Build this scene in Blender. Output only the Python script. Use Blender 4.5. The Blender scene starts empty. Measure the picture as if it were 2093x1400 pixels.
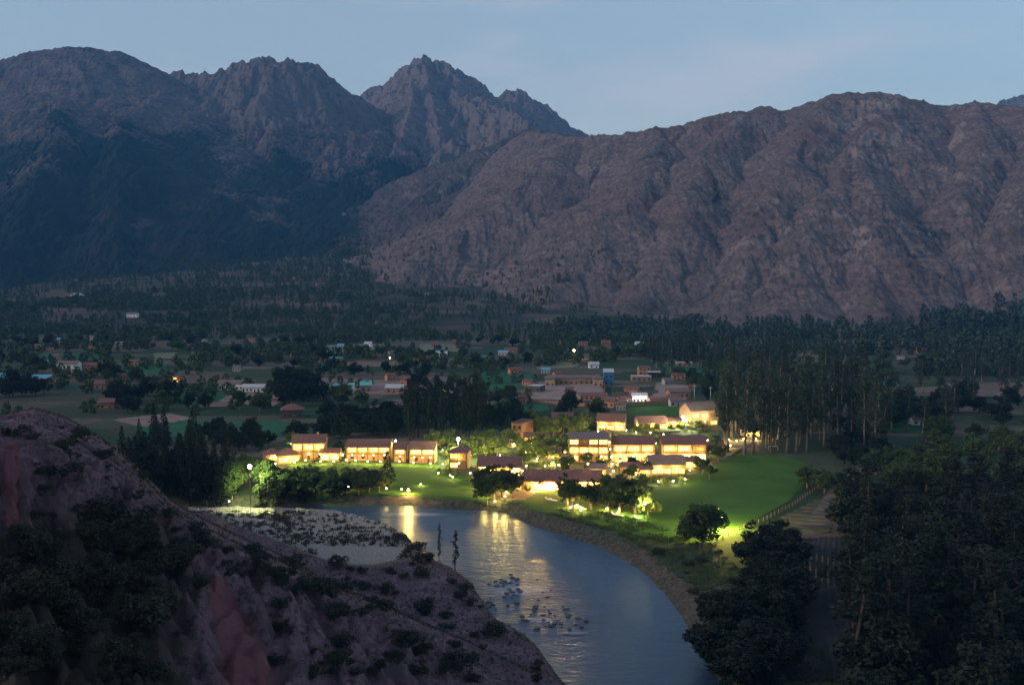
import bpy, math, random
import numpy as np
from mathutils import Vector, Matrix
random.seed(7); rng = np.random.default_rng(11)
R = math.radians
sc = bpy.context.scene
COL = sc.collection
F = 2010.0; CZ = 80.0; PITCH = math.atan(140 / F)

# ---------------------------------------------------------------- pixels to points
def ray(u, v):
    x, y, z = u - 1046.5, F, -(v - 700.0)
    c, s = math.cos(PITCH), math.sin(PITCH)
    return x, y * c + z * s, -y * s + z * c
def gp(u, v, z=0.0):
    x, y, w = ray(u, v)
    t = (z - CZ) / w
    return (x * t, y * t, z)
def dp(u, v, d):
    x, y, w = ray(u, v)
    t = d / y
    return (x * t, d, CZ + w * t)
def az_u(u):
    return (u - 1046.5) / F

# ---------------------------------------------------------------- noise
def _h(ix, iy, seed):
    n = (ix.astype(np.int64) * 374761393 + iy.astype(np.int64) * 668265263 + seed * 1442695041) & 0xFFFFFFFF
    n = ((n ^ (n >> 13)) * 1274126177) & 0xFFFFFFFF
    return ((n ^ (n >> 16)) & 0xFFFF) / 65535.0
def vnoise(x, y, seed=0):
    ix, iy = np.floor(x), np.floor(y)
    fx, fy = x - ix, y - iy
    a0 = _h(ix, iy, seed) * 6.2832; a1 = _h(ix + 1, iy, seed) * 6.2832
    a2 = _h(ix, iy + 1, seed) * 6.2832; a3 = _h(ix + 1, iy + 1, seed) * 6.2832
    n0 = np.cos(a0) * fx + np.sin(a0) * fy
    n1 = np.cos(a1) * (fx - 1) + np.sin(a1) * fy
    n2 = np.cos(a2) * fx + np.sin(a2) * (fy - 1)
    n3 = np.cos(a3) * (fx - 1) + np.sin(a3) * (fy - 1)
    ux = fx * fx * fx * (fx * (fx * 6 - 15) + 10); uy = fy * fy * fy * (fy * (fy * 6 - 15) + 10)
    return (n0 + (n1 - n0) * ux) * (1 - uy) + (n2 + (n3 - n2) * ux) * uy
def fbm(x, y, o=4, seed=0, g=0.5):
    r = 0; a = 1.0; f = 1.0
    for i in range(o):
        r = r + a * vnoise(x * f, y * f, seed + i * 17); a *= g; f *= 2.03
    return r
def ridged(x, y, o=3, seed=0, g=0.5):
    r = 0; a = 1.0; f = 1.0; s = 0
    for i in range(o):
        r = r + a * (1 - 2.2 * np.abs(vnoise(x * f, y * f, seed + i * 17))); s += a; a *= g; f *= 2.1
    return r / s
def sstep(a, b, x):
    t = np.clip((x - a) / (b - a), 0, 1)
    return t * t * (3 - 2 * t)

# ---------------------------------------------------------------- polygons
def poly_world(pix, z=0.0):
    return np.array([gp(u, v, z)[:2] for u, v in pix])
def inside(P, x, y):
    r = np.zeros(x.shape, bool); n = len(P)
    for i in range(n):
        x0, y0 = P[i]; x1, y1 = P[(i + 1) % n]
        if y0 == y1: continue
        c = ((y0 > y) != (y1 > y)) & (x < (x1 - x0) * (y - y0) / (y1 - y0) + x0)
        r ^= c
    return r
def pdist(P, x, y, closed=True):
    d = np.full(x.shape, 1e9); n = len(P)
    for i in range(n if closed else n - 1):
        x0, y0 = P[i]; x1, y1 = P[(i + 1) % n]
        dx, dy = x1 - x0, y1 - y0; L = dx * dx + dy * dy + 1e-9
        t = np.clip(((x - x0) * dx + (y - y0) * dy) / L, 0, 1)
        d = np.minimum(d, np.hypot(x - x0 - t * dx, y - y0 - t * dy))
    return d
RIVER = poly_world([(-200, 1041), (300, 1038), (440, 1036), (560, 1036), (650, 1035), (760, 1033), (840, 1033), (900, 1040), (1000, 1044), (1045, 1049),
    (1060, 1062), (1110, 1082), (1170, 1100), (1230, 1119), (1280, 1145), (1320, 1174), (1360, 1214), (1395, 1262), (1425, 1310), (1445, 1350), (1475, 1400), (1560, 1500), (1800, 1800),
    (1300, 1800), (1210, 1500), (1158, 1400), (1132, 1370), (1102, 1325), (1072, 1297), (1012, 1264), (985, 1228), (965, 1192), (935, 1168), (890, 1148), (850, 1118), (832, 1095), (800, 1078),
    (760, 1062), (700, 1050), (600, 1044), (500, 1043), (300, 1046), (-200, 1050)], -3.0)
BAR = poly_world([(300, 1046), (430, 1044), (600, 1044), (700, 1050), (760, 1062), (800, 1078), (832, 1095), (850, 1118), (840, 1150), (760, 1168), (690, 1166), (600, 1130), (540, 1105), (470, 1080), (430, 1056), (300, 1060)], -2.0)

WEST = poly_world([(400, 1040), (470, 1078), (540, 1103), (600, 1128), (690, 1164), (760, 1166), (842, 1150), (852, 1116), (890, 1146), (935, 1166), (965, 1190), (985, 1226), (1012, 1262), (1072, 1295), (1102, 1323), (1132, 1368), (1158, 1400), (1210, 1500), (1100, 1500), (800, 1300), (400, 1120)], -1.0)
# ---------------------------------------------------------------- terrain
P1 = np.array(gp(430, 1056, 0)[:2]); P2 = np.array(gp(1150, 1400, -2)[:2])
_d = (P2 - P1) / np.linalg.norm(P2 - P1)
HN = np.array([_d[1], -_d[0]])
if HN @ (np.array([0, 0]) - P2) < 0: HN = -HN
HD0 = HN @ (np.array([0.0, 0.0]) - P2)
HS = 76.0 / HD0
APEX = np.array(dp(690, 520, 2600)[:2])
def near_height(x, y, detail=True):
    """the valley floor, river bed, gravel bar and the near hillside; returns height and region code"""
    r = np.hypot(x, y)
    base = 0.35 * fbm(x / 60, y / 60, 3, 5)
    fan = 132 - 0.105 * np.hypot((x - APEX[0]) * 0.9, y - APEX[1])
    fan = fan + 2.2 * fbm(x / 90, y / 50, 3, 8)
    base = np.where(fan > 0, np.maximum(base, fan * sstep(0, 12, fan)), base)
    region = np.zeros(x.shape, np.int8)                     # 0 floor 1 hillside 2 gravel bar
    near = r < 900
    xn, yn = x[near], y[near]; rn = r[near]
    b = base[near]; reg = region[near]
    hd = (xn - P2[0]) * HN[0] + (yn - P2[1]) * HN[1]
    wob = 5.0 * vnoise(xn / 40, yn / 40, 21)
    u = xn / np.maximum(yn, 1) * F + 1046.5
    bump = np.interp(u, [-700, 0, 60, 130, 200, 250, 300, 340, 430, 470], [0, 5.5, 9.5, 11.3, 10.5, 8.5, 5, 2.2, 0.6, 0]) * np.exp(-((rn - 232) / 62) ** 2)
    hill = HS * (hd + wob * sstep(5, 30, hd)) + bump - 9.5 * np.exp(-(rn / 62) ** 2) - 2.0
    if detail:
        k = sstep(2, 22, hd)
        hill = hill + k * (1.5 * fbm(xn / 26, yn / 26, 3, 31, .42) + -0.4 * (ridged(hd / 90, (xn * _d[0] + yn * _d[1]) / 22, 3, 33) - 0.5)) + 0.10 * fbm(xn / 3.1, yn / 3.1, 3, 41)
        # the slip of bare soil and the washed gully beside it
        gu = 470 + 0.20 * (np.clip(rn, 20, 140) - 60)
        hill = hill - 1.3 * np.exp(-((u - 430) / 26) ** 2) * sstep(150, 90, rn)
    m = np.maximum(0, 1 - np.abs(hill - b) / 3.0) ** 2 * 0.6
    hh = np.maximum(hill, b) + m * 0.3
    reg = np.where(hill > b, 1, reg)
    # gravel bar
    inb = inside(BAR, xn, yn); db = pdist(BAR, xn, yn)
    barh = -2.1 + 0.22 * fbm(xn / 7, yn / 7, 3, 51) + 0.12 * fbm(xn / 1.6, yn / 1.6, 2, 52)
    onb = inb & (hill < 0.3)
    hh = np.where(onb, np.where(hill > barh, np.maximum(barh, hill), barh), hh)
    reg = np.where(onb & (hill < barh), 2, reg)
    wb = inside(WEST, xn, yn) & (reg == 0); reg = np.where(wb, 1, reg); hh = np.where(wb, hh + .25 * fbm(xn / 4, yn / 4, 3, 55), hh)
    # river
    inr = inside(RIVER, xn, yn); dr = pdist(RIVER, xn, yn)
    farbank = (vnoise(xn / 5, yn / 5, 61) * 0.8)
    lim = -3.0 + (0.62 + 0.12 * vnoise(xn / 3, yn / 3, 63)) * np.maximum(dr + farbank, 0) - 0.05
    hh = np.where(inr, np.minimum(hh, -3.0 - 0.35 * np.minimum(dr, 6)), np.minimum(hh, np.maximum(lim, -3.0 + dr * .15)))
    base = base.copy(); base[near] = hh; region[near] = reg
    return base, region
def gh(x, y):
    h, _ = near_height(np.array([float(x)]), np.array([float(y)]))
    return float(h[0])

SK = {}
def ridge(m, pts, s, amp=1.0, lam=170.0, own=None):
    SK.setdefault(m, []).append(([dp(*p) for p in pts], s, amp, lam))
# left massif
ridge(0, [(-900, 40, 3600), (-400, 90, 3600), (-100, 135, 3700), (0, 122, 3800), (60, 107, 3850), (130, 96, 3900), (200, 100, 3950), (245, 105, 4000), (280, 121, 4050), (310, 136, 4100), (345, 152, 4200)], .50, .55)
ridge(0, [(330, 146, 4300), (350, 147, 4300), (368, 143, 4300), (385, 150, 4300), (400, 158, 4300), (430, 150, 4250), (460, 138, 4200), (490, 127, 4200), (520, 117, 4200), (548, 115, 4200), (575, 123, 4200), (600, 119, 4200), (622, 130, 4220), (645, 136, 4250), (655, 155, 4300), (678, 175, 4400), (698, 178, 4450), (720, 199, 4500), (737, 207, 4600)], .62, 1.0, 130)
ridge(0, [(-300, 200, 3300), (0, 215, 3150), (130, 205, 3250), (240, 235, 3300), (300, 215, 3600), (335, 175, 3950)], .5, .5)
ridge(0, [(130, 205, 3250), (110, 300, 2800), (60, 400, 2450), (20, 520, 2180), (0, 610, 2030)], .62)
ridge(0, [(240, 235, 3300), (235, 330, 2800), (230, 430, 2500), (240, 520, 2280), (300, 585, 2100)], .6)
ridge(0, [(440, 155, 4200), (415, 230, 3800), (400, 310, 3400), (420, 400, 3000), (440, 480, 2750), (470, 545, 2550)], .62)
ridge(0, [(560, 125, 4200), (545, 200, 3900), (560, 280, 3600), (590, 360, 3300), (600, 430, 3080), (590, 490, 2900), (560, 540, 2700)], .68, 1.2, 110)
ridge(0, [(650, 150, 4250), (655, 220, 4000), (680, 300, 3700), (690, 370, 3450), (690, 430, 3250)], .72, 1.2, 110)
ridge(0, [(-500, 300, 2700), (-200, 420, 2200), (-100, 560, 1950)], .6)
# central peak
ridge(1, [(737, 207, 5100), (765, 186, 5150), (785, 176, 5150), (803, 164, 5100), (832, 156, 5080), (843, 138, 5050), (856, 126, 5000), (866, 121, 5000), (874, 123, 5000), (885, 131, 5000), (897, 130, 5000), (908, 141, 5000), (925, 146, 5000), (942, 152, 5000), (962, 166, 5000), (976, 187, 5000)], .8, 1.3, 95)
ridge(1, [(976, 187, 5300), (1000, 196, 5300), (1020, 192, 5300), (1045, 190, 5300), (1072, 194, 5300), (1090, 210, 5300), (1110, 222, 5300), (1130, 243, 5300), (1150, 255, 5300), (1165, 270, 5300), (1190, 279, 5300), (1300, 330, 5300)], .8, 1.2, 110)
ridge(1, [(866, 125, 5000), (848, 165, 4750), (842, 215, 4400), (825, 280, 4050), (790, 340, 3700), (755, 400, 3400), (735, 440, 3200)], .8, 1.3, 90)
ridge(1, [(866, 125, 5000), (880, 200, 4500), (895, 270, 4150)], .9, 1.3, 70)
ridge(1, [(925, 150, 5000), (940, 205, 4600), (985, 205, 4500), (1015, 218, 4350), (1050, 246, 4050), (1078, 264, 3700)], .8, 1.2, 90)
ridge(1, [(940, 215, 4550), (935, 290, 4100), (900, 330, 3800)], .85, 1.2, 80)
ridge(1, [(1078, 264, 3700), (1000, 300, 3500), (930, 345, 3300), (860, 405, 3050), (790, 448, 2850), (735, 478, 2700), (698, 505, 2570), (690, 545, 2420)], .42, .5, 150)
ridge(1, [(1078, 264, 3700), (1190, 281, 3600), (1300, 320, 3600)], .5, .5)
# right massif
ridge(2, [(1078, 268, 3300), (1130, 274, 3000), (1190, 280, 2800), (1245, 279, 2720), (1290, 270, 2700), (1330, 263, 2680), (1400, 254, 2660), (1450, 236, 2650), (1520, 228, 2650), (1570, 220, 2650), (1605, 226, 2650), (1660, 207, 2640), (1700, 193, 2630), (1750, 188, 2620), (1790, 189, 2620), (1830, 192, 2600), (1870, 205, 2600), (1920, 217, 2600), (1990, 210, 2550), (2060, 213, 2500), (2093, 216, 2450), (2300, 200, 2400), (2900, 230, 2300)], .50, .45, 150)
ridge(2, [(1190, 281, 2800), (1120, 325, 2650), (1050, 390, 2450), (980, 440, 2320), (900, 497, 2180), (840, 540, 2060), (810, 562, 2000)], .5, .35, 150)
ridge(2, [(1350, 262, 2680), (1330, 340, 2350), (1270, 430, 2100), (1200, 520, 1900), (1120, 600, 1720)], .52, .5)
ridge(2, [(1520, 230, 2650), (1450, 310, 2350), (1400, 390, 2150), (1390, 470, 1950), (1340, 560, 1780), (1290, 630, 1640)], .6, .5, 120)
ridge(2, [(1700, 195, 2630), (1640, 260, 2400), (1610, 330, 2200), (1560, 420, 2000), (1545, 500, 1850), (1500, 590, 1700)], .62, .65, 90)
ridge(2, [(1800, 190, 2620), (1790, 250, 2400), (1740, 310, 2250), (1700, 400, 2000), (1640, 480, 1850), (1600, 570, 1700), (1570, 640, 1590)], .66, .8, 80)
ridge(2, [(1740, 310, 2250), (1780, 400, 1980), (1790, 490, 1800), (1770, 580, 1680), (1800, 640, 1580)], .7, .8, 70)
ridge(2, [(1740, 430, 1930), (1870, 500, 1830), (1910, 570, 1720)], .8, .8, 70)
ridge(2, [(1990, 212, 2550), (2010, 300, 2250), (1960, 400, 2000), (1990, 480, 1850), (2030, 560, 1720)], .66, .8, 80)
ridge(2, [(2150, 210, 2450), (2120, 330, 2100), (2060, 450, 1850), (2093, 560, 1680)], .66, .8, 80)
ridge(2, [(2500, 210, 2400), (2400, 400, 1900), (2350, 560, 1680)], .66, .8, 80)
ridge(3, [(2000, 240, 6000), (2045, 214, 6000), (2062, 203, 6000), (2080, 196, 6000), (2110, 180, 6000), (2200, 150, 6000), (2400, 190, 6000)], .8, 1.2, 120)

KN = [None]
def mountains(x, y):
    wx = x + 70 * fbm(x / 420, y / 420, 3, 71) + 14 * fbm(x / 90, y / 90, 2, 74)
    wy = y + 70 * fbm(x / 420 + 9, y / 420, 3, 72) + 14 * fbm(x / 90 + 5, y / 90, 2, 75)
    best = np.full(x.shape, -1e9); own = np.zeros(x.shape, np.int8); crag = np.zeros(x.shape)
    for m, L in SK.items():
        for ri, (pts, s, amp, lam) in enumerate(L):
            dip = (48.0, 90.0, 62.0, 60.0)[m] if len(pts) > 9 else 0.0
            soft = 0.0 if (len(pts) > 9 or m == 1) else 26.0
            bh = np.full(x.shape, -1e9); bd = np.zeros(x.shape); bt = np.zeros(x.shape); acc = 0.0
            for a, b in zip(pts[:-1], pts[1:]):
                dx, dy = b[0] - a[0], b[1] - a[1]; LL = dx * dx + dy * dy + 1e-6; ln = math.sqrt(LL)
                # the ridge lines themselves stay where they were traced: warp fades in with distance from them
                t0 = np.clip(((x - a[0]) * dx + (y - a[1]) * dy) / LL, 0, 1)
                d0 = np.hypot(x - a[0] - t0 * dx, y - a[1] - t0 * dy)
                w = np.clip(d0 / 260, 0, 1)
                X = x + (wx - x) * w; Y = y + (wy - y) * w
                t = np.clip(((X - a[0]) * dx + (Y - a[1]) * dy) / LL, 0, 1)
                d = np.hypot(X - a[0] - t * dx, Y - a[1] - t * dy)
                d = np.sqrt(d * d + soft * soft) - soft
                h = a[2] + (b[2] - a[2]) * t - s * d * (1.12 - 0.00016 * np.minimum(d, 1500)) - dip * sstep(30, 420, d)
                k = h > bh
                bh = np.where(k, h, bh); bd = np.where(k, d, bd); bt = np.where(k, acc + t * ln, bt)
                acc += ln
            g = np.clip(bd / 160, 0, 1)
            hh = np.maximum(bh, 0)
            foot = sstep(0, 140, hh)
            rn = ridged(bt / lam + ri * 3.3, bd / (lam * 4.5), 3, 100 + m * 31 + ri, .55) - .45
            if m in (0, 2): rn = -rn * .95 - .15
            bh = bh + foot * g * amp * 72 * rn
            k = bh > best
            best = np.where(k, bh, best); own = np.where(k, m, own); crag = np.where(k, amp, crag)
    f = sstep(0, 60, best)
    cr = sstep(.6, 1.2, crag)
    best = best + f * (14 + 58 * cr) * (ridged(x / 150, y / 190, 5, 200, .58) - .5) * np.where(own == 1, 1, -.8) + f * (5 + 24 * cr) * (ridged(x / 62, y / 80, 4, 205, .6) - .5) + f * 3.0 * fbm(x / 15, y / 15, 3, 210) + f * (9.0 + 5 * cr) * (ridged(wx / 46, wy / 230, 3, 212, .6) - .4)
    kn = sstep(.16, .30, fbm(x / 62 + 40, y / 80, 3, 230)) * sstep(-.05, .2, fbm(x / 330 + 7, y / 330, 2, 233)) * (own == 2) * sstep(150, 700, x) * sstep(30, 120, best)
    best = best + kn * 16 * (ridged(x / 38, y / 38, 3, 235, .6) - .1); KN[0] = kn
    # old terraces
    z = best; st = 9.0
    tz = np.floor(z / st) * st + st * sstep(.25, .75, (z / st) % 1)
    tm = sstep(0, .12, fbm(x / 300, y / 300, 2, 220)) * (1 - cr) * f
    best = best + (tz - z) * tm * .22
    return best, own, crag

AZ = np.concatenate([np.linspace(-.86, -.56, 34)[:-1], np.linspace(-.56, .56, 1100), np.linspace(.56, .86, 34)[1:]])   # tangent of azimuth
RR = np.exp(np.concatenate([np.linspace(math.log(9), math.log(150), 240)[:-1], np.linspace(math.log(150), math.log(640), 400)[:-1],
     np.linspace(math.log(640), math.log(1500), 150)[:-1], np.linspace(math.log(1500), math.log(5600), 560)[:-1], np.linspace(math.log(5600), math.log(8000), 30)]))
A, D = np.meshgrid(AZ, RR)
GX = A * D; GY = D.copy()
ZN, REG = near_height(GX, GY)
MT = np.full(GX.shape, -1e9); OWN = np.zeros(GX.shape, np.int8); CR = np.zeros(GX.shape)
far = GY > 1350
MT[far], OWN[far], CR[far] = mountains(GX[far], GY[far])
KNOB = np.zeros(GX.shape); KNOB[far] = KN[0]
Z = np.maximum(ZN, MT)
CODE = np.where(MT > ZN, 10 + OWN, REG).astype(np.int32)

def mesh_from_arrays(name, V, Fq, smooth=True, attrs=None):
    me = bpy.data.meshes.new(name)
    n = Fq.shape[1]
    me.vertices.add(len(V)); me.vertices.foreach_set('co', np.ascontiguousarray(V, np.float32).ravel())
    me.loops.add(Fq.size); me.loops.foreach_set('vertex_index', np.ascontiguousarray(Fq, np.int32).ravel())
    me.polygons.add(len(Fq))
    me.polygons.foreach_set('loop_start', np.arange(0, Fq.size, n, dtype=np.int32))
    me.polygons.foreach_set('loop_total', np.full(len(Fq), n, np.int32))
    if smooth: me.polygons.foreach_set('use_smooth', np.ones(len(Fq), bool))
    for k, v in (attrs or {}).items():
        at = me.attributes.new(k, 'FLOAT', 'POINT'); at.data.foreach_set('value', np.ascontiguousarray(v, np.float32))
    me.update(calc_edges=True)
    return me
def link(name, me, mat=None, parent=None):
    o = bpy.data.objects.new(name, me); COL.objects.link(o)
    if mat is not None:
        me.materials.clear()
        for m in (mat if isinstance(mat, (list, tuple)) else [mat]): me.materials.append(m)
    if parent is not None: o.parent = parent
    return o
def tag(o, label=None, cat=None, group=None, kind=None):
    if label: o['label'] = label
    if cat: o['category'] = cat
    if group: o['group'] = group
    if kind: o['kind'] = kind
    return o
def empty(name, loc, rz=0.0, label=None, cat=None, group=None):
    o = bpy.data.objects.new(name, None); COL.objects.link(o); o.location = loc; o.rotation_euler = (0, 0, rz); o.empty_display_size = .5
    return tag(o, label, cat, group)
def copy_tree(o, parent=None):
    c = o.copy(); COL.objects.link(c); c.parent = parent
    for ch in list(KIDS.get(o.name, [])): copy_tree(ch, c)
    return c
KIDS = {}
def kid(name, me, mat, parent):
    o = link(name, me, mat, parent); KIDS.setdefault(parent.name, []).append(o); return o

# ---------------------------------------------------------------- materials
def mat(name):
    m = bpy.data.materials.new(name); m.use_nodes = True
    nt = m.node_tree; b = nt.nodes['Principled BSDF']
    b.inputs['Specular IOR Level'].default_value = .25
    return m, nt, b
class N:
    def __init__(s, nt): s.nt = nt
    def n(s, t, **k):
        x = s.nt.nodes.new(t)
        for a, b in k.items(): setattr(x, a, b)
        return x
    def l(s, a, b): s.nt.links.new(a, b)
    def noise(s, vec, scale, detail=4, rough=.55, dist=0):
        x = s.n('ShaderNodeTexNoise'); x.inputs['Scale'].default_value = scale; x.inputs['Detail'].default_value = detail
        x.inputs['Roughness'].default_value = rough; x.inputs['Distortion'].default_value = dist
        if vec is not None: s.l(vec, x.inputs['Vector'])
        return x.outputs['Fac']
    def ramp(s, fac, stops):
        x = s.n('ShaderNodeValToRGB'); e = x.color_ramp.elements
        while len(e) < len(stops): e.new(.5)
        for i, (p, c) in enumerate(stops):
            e[i].position = p; e[i].color = (*c, 1) if not isinstance(c, (int, float)) else (c, c, c, 1)
        s.l(fac, x.inputs['Fac']); return x.outputs['Color']
    def mix(s, fac, a, b, mode='MIX'):
        x = s.n('ShaderNodeMix', data_type='RGBA', blend_type=mode)
        for i, v in ((0, fac), (6, a), (7, b)):
            if hasattr(v, 'is_linked'): s.l(v, x.inputs[i])
            else: x.inputs[i].default_value = v if isinstance(v, (int, float)) else (*v, 1)
        return x.outputs[2]
    def math(s, op, a, b=0.0, c=None):
        x = s.n('ShaderNodeMath', operation=op)
        for i, v in enumerate((a, b) if c is None else (a, b, c)):
            if hasattr(v, 'is_linked'): s.l(v, x.inputs[i])
            else: x.inputs[i].default_value = v
        return x.outputs[0]
    def attr(s, name):
        return s.n('ShaderNodeAttribute', attribute_name=name).outputs['Fac']
    def pos(s, scale=(1, 1, 1)):
        g = s.n('ShaderNodeNewGeometry'); m = s.n('ShaderNodeMapping'); m.inputs['Scale'].default_value = scale
        s.l(g.outputs['Position'], m.inputs['Vector']); return m.outputs['Vector']
    def bump(s, h, dist, strength=1.0, normal=None):
        b = s.n('ShaderNodeBump'); b.inputs['Strength'].default_value = strength; b.inputs['Distance'].default_value = dist
        s.l(h, b.inputs['Height'])
        if normal is not None: s.l(normal, b.inputs['Normal'])
        return b.outputs['Normal']

def mountain_mat(name, grassA, grassB, rock, green, rockamt):
    m, nt, b = mat(name); k = N(nt); b.inputs['Roughness'].default_value = .95; b.inputs['Specular IOR Level'].default_value = .05
    p = k.pos()
    big = k.noise(p, .0035, 5, .6); mid = k.noise(p, .018, 6, .65); fine = k.noise(p, .09, 5, .7)
    c = k.mix(k.ramp(mid, [(.35, 0), (.65, 1)]), grassA, grassB)
    c = k.mix(k.ramp(fine, [(.42, 0), (.64, .8)]), c, tuple(x * .55 for x in grassA))
    c = k.mix(k.ramp(k.noise(k.pos((.05, .05, .02)), 1, 6, .75), [(.6, 0), (.75, .5)]), c, tuple(x * 1.15 for x in grassB))
    # terrace stripes, old field edges following the contours
    st = k.n('ShaderNodeTexNoise'); st.inputs['Scale'].default_value = 1; st.inputs['Detail'].default_value = 2
    k.l(k.pos((.011, .011, .15)), st.inputs['Vector'])
    sm = k.ramp(k.noise(p, .006, 3, .6), [(.45, 0), (.62, 1)])
    c = k.mix(k.math('MULTIPLY', sm, k.ramp(st.outputs['Fac'], [(.5, 0), (.56, .4), (.62, 0)])), c, tuple(min(1, x * 1.35) for x in grassB))
    c = k.mix(k.math('MULTIPLY', sm, k.ramp(st.outputs['Fac'], [(.38, .4), (.44, 0)])), c, tuple(x * .65 for x in grassA))
    veg = k.math('ADD', k.attr('veg'), k.math('MULTIPLY', k.math('SUBTRACT', big, .5), 1.6))
    veg = k.math('ADD', veg, k.math('MULTIPLY', k.math('SUBTRACT', mid, .5), 1.1))
    c = k.mix(k.ramp(veg, [(.40, 0), (.62, 1)]), c, green)
    dots = k.n('ShaderNodeTexVoronoi'); dots.inputs['Scale'].default_value = .07; k.l(p, dots.inputs['Vector'])
    c = k.mix(k.math('MULTIPLY', k.ramp(dots.outputs['Distance'], [(.12, 1), (.22, 0)]), k.ramp(mid, [(.45, 0), (.6, .8)])), c, tuple(x * .7 for x in green))
    rk = k.ramp(k.noise(k.pos((.05, .05, .02)), 1, 6, .7), [(.3, tuple(x * .55 for x in rock)), (.7, rock)])
    ra = k.math('ADD', k.attr('rock'), k.math('MULTIPLY', k.math('SUBTRACT', mid, .5), 1.3))
    c = k.mix(k.math('MULTIPLY', k.ramp(ra, [(.5, 0), (.68, 1)]), rockamt), c, rk)
    red = k.ramp(k.noise(k.pos((.004, .004, .006)), 1, 3, .6), [(.52, 0), (.7, .28)])
    c = k.mix(red, c, (grassA[0] * 1.15, grassA[1] * .72, grassA[2] * .75))
    k.l(c, b.inputs['Base Color'])
    n1 = k.bump(k.noise(k.pos((.035, .012, .012)), 1, 8, .66), 18, .9)
    n2 = k.bump(k.noise(p, .16, 5, .7), 3.5, .8, n1)
    k.l(n2, b.inputs['Normal'])
    return m
def simple(name, c1, c2, scale, rough=.9, bumpd=0, bscale=None, spec=.2, detail=5):
    m, nt, b = mat(name); k = N(nt); b.inputs['Roughness'].default_value = rough; b.inputs['Specular IOR Level'].default_value = spec
    tc = k.n('ShaderNodeTexCoord').outputs['Object']
    f = k.noise(tc, scale, detail, .6)
    k.l(k.ramp(f, [(.3, c1), (.7, c2)]), b.inputs['Base Color'])
    if bumpd: k.l(k.bump(k.noise(tc, bscale or scale * 3, 4), bumpd), b.inputs['Normal'])
    return m
def emit(name, col, strength, sample=True):
    m, nt, b = mat(name); b.inputs['Base Color'].default_value = (*col, 1); b.inputs['Emission Color'].default_value = (*col, 1); b.inputs['Emission Strength'].default_value = strength
    if not sample: m.cycles.emission_sampling = 'NONE'
    return m

M = {}
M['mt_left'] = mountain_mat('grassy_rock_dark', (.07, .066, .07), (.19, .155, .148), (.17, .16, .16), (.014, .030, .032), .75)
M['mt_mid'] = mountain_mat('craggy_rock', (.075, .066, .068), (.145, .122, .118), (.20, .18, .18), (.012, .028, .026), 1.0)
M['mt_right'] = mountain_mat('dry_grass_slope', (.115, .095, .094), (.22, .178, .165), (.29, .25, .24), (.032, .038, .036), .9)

# hillside
def hill_mat():
    m, nt, b = mat('dry_hillside'); k = N(nt); b.inputs['Roughness'].default_value = .95; b.inputs['Specular IOR Level'].default_value = .05
    p = k.pos()
    mid = k.noise(p, .12, 6, .65); fine = k.noise(p, .9, 6, .72)
    c = k.mix(k.ramp(mid, [(.35, 0), (.65, 1)]), (.085, .056, .072), (.185, .125, .155))
    c = k.mix(k.ramp(fine, [(.47, 0), (.64, 1)]), c, (.045, .038, .045))
    c = k.mix(k.ramp(k.noise(p, .35, 5, .7), [(.55, 0), (.64, .85)]), c, (.06, .06, .06))
    c = k.mix(k.math('MULTIPLY', k.attr('cover'), .85), c, k.mix(k.ramp(fine, [(.4, 0), (.65, 1)]), (.016, .019, .015), (.045, .045, .035)))  # corner darkness mixed into the ground as dark olive grass
    soil = k.math('MULTIPLY', .75, k.ramp(k.math('ADD', k.attr('soil'), k.math('MULTIPLY', k.math('SUBTRACT', k.noise(p, .4, 5, .7), .5), 1.2)), [(.38, 0), (.7, 1)]))
    c = k.mix(soil, c, k.mix(k.ramp(fine, [(.4, 0), (.7, 1)]), (.13, .048, .06), (.20, .08, .095)))
    k.l(c, b.inputs['Base Color'])
    k.l(k.bump(k.noise(p, 1.1, 7, .7), .5, .9, k.bump(mid, 1.6, .5)), b.inputs['Normal'])
    return m
M['hill'] = hill_mat()
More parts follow.
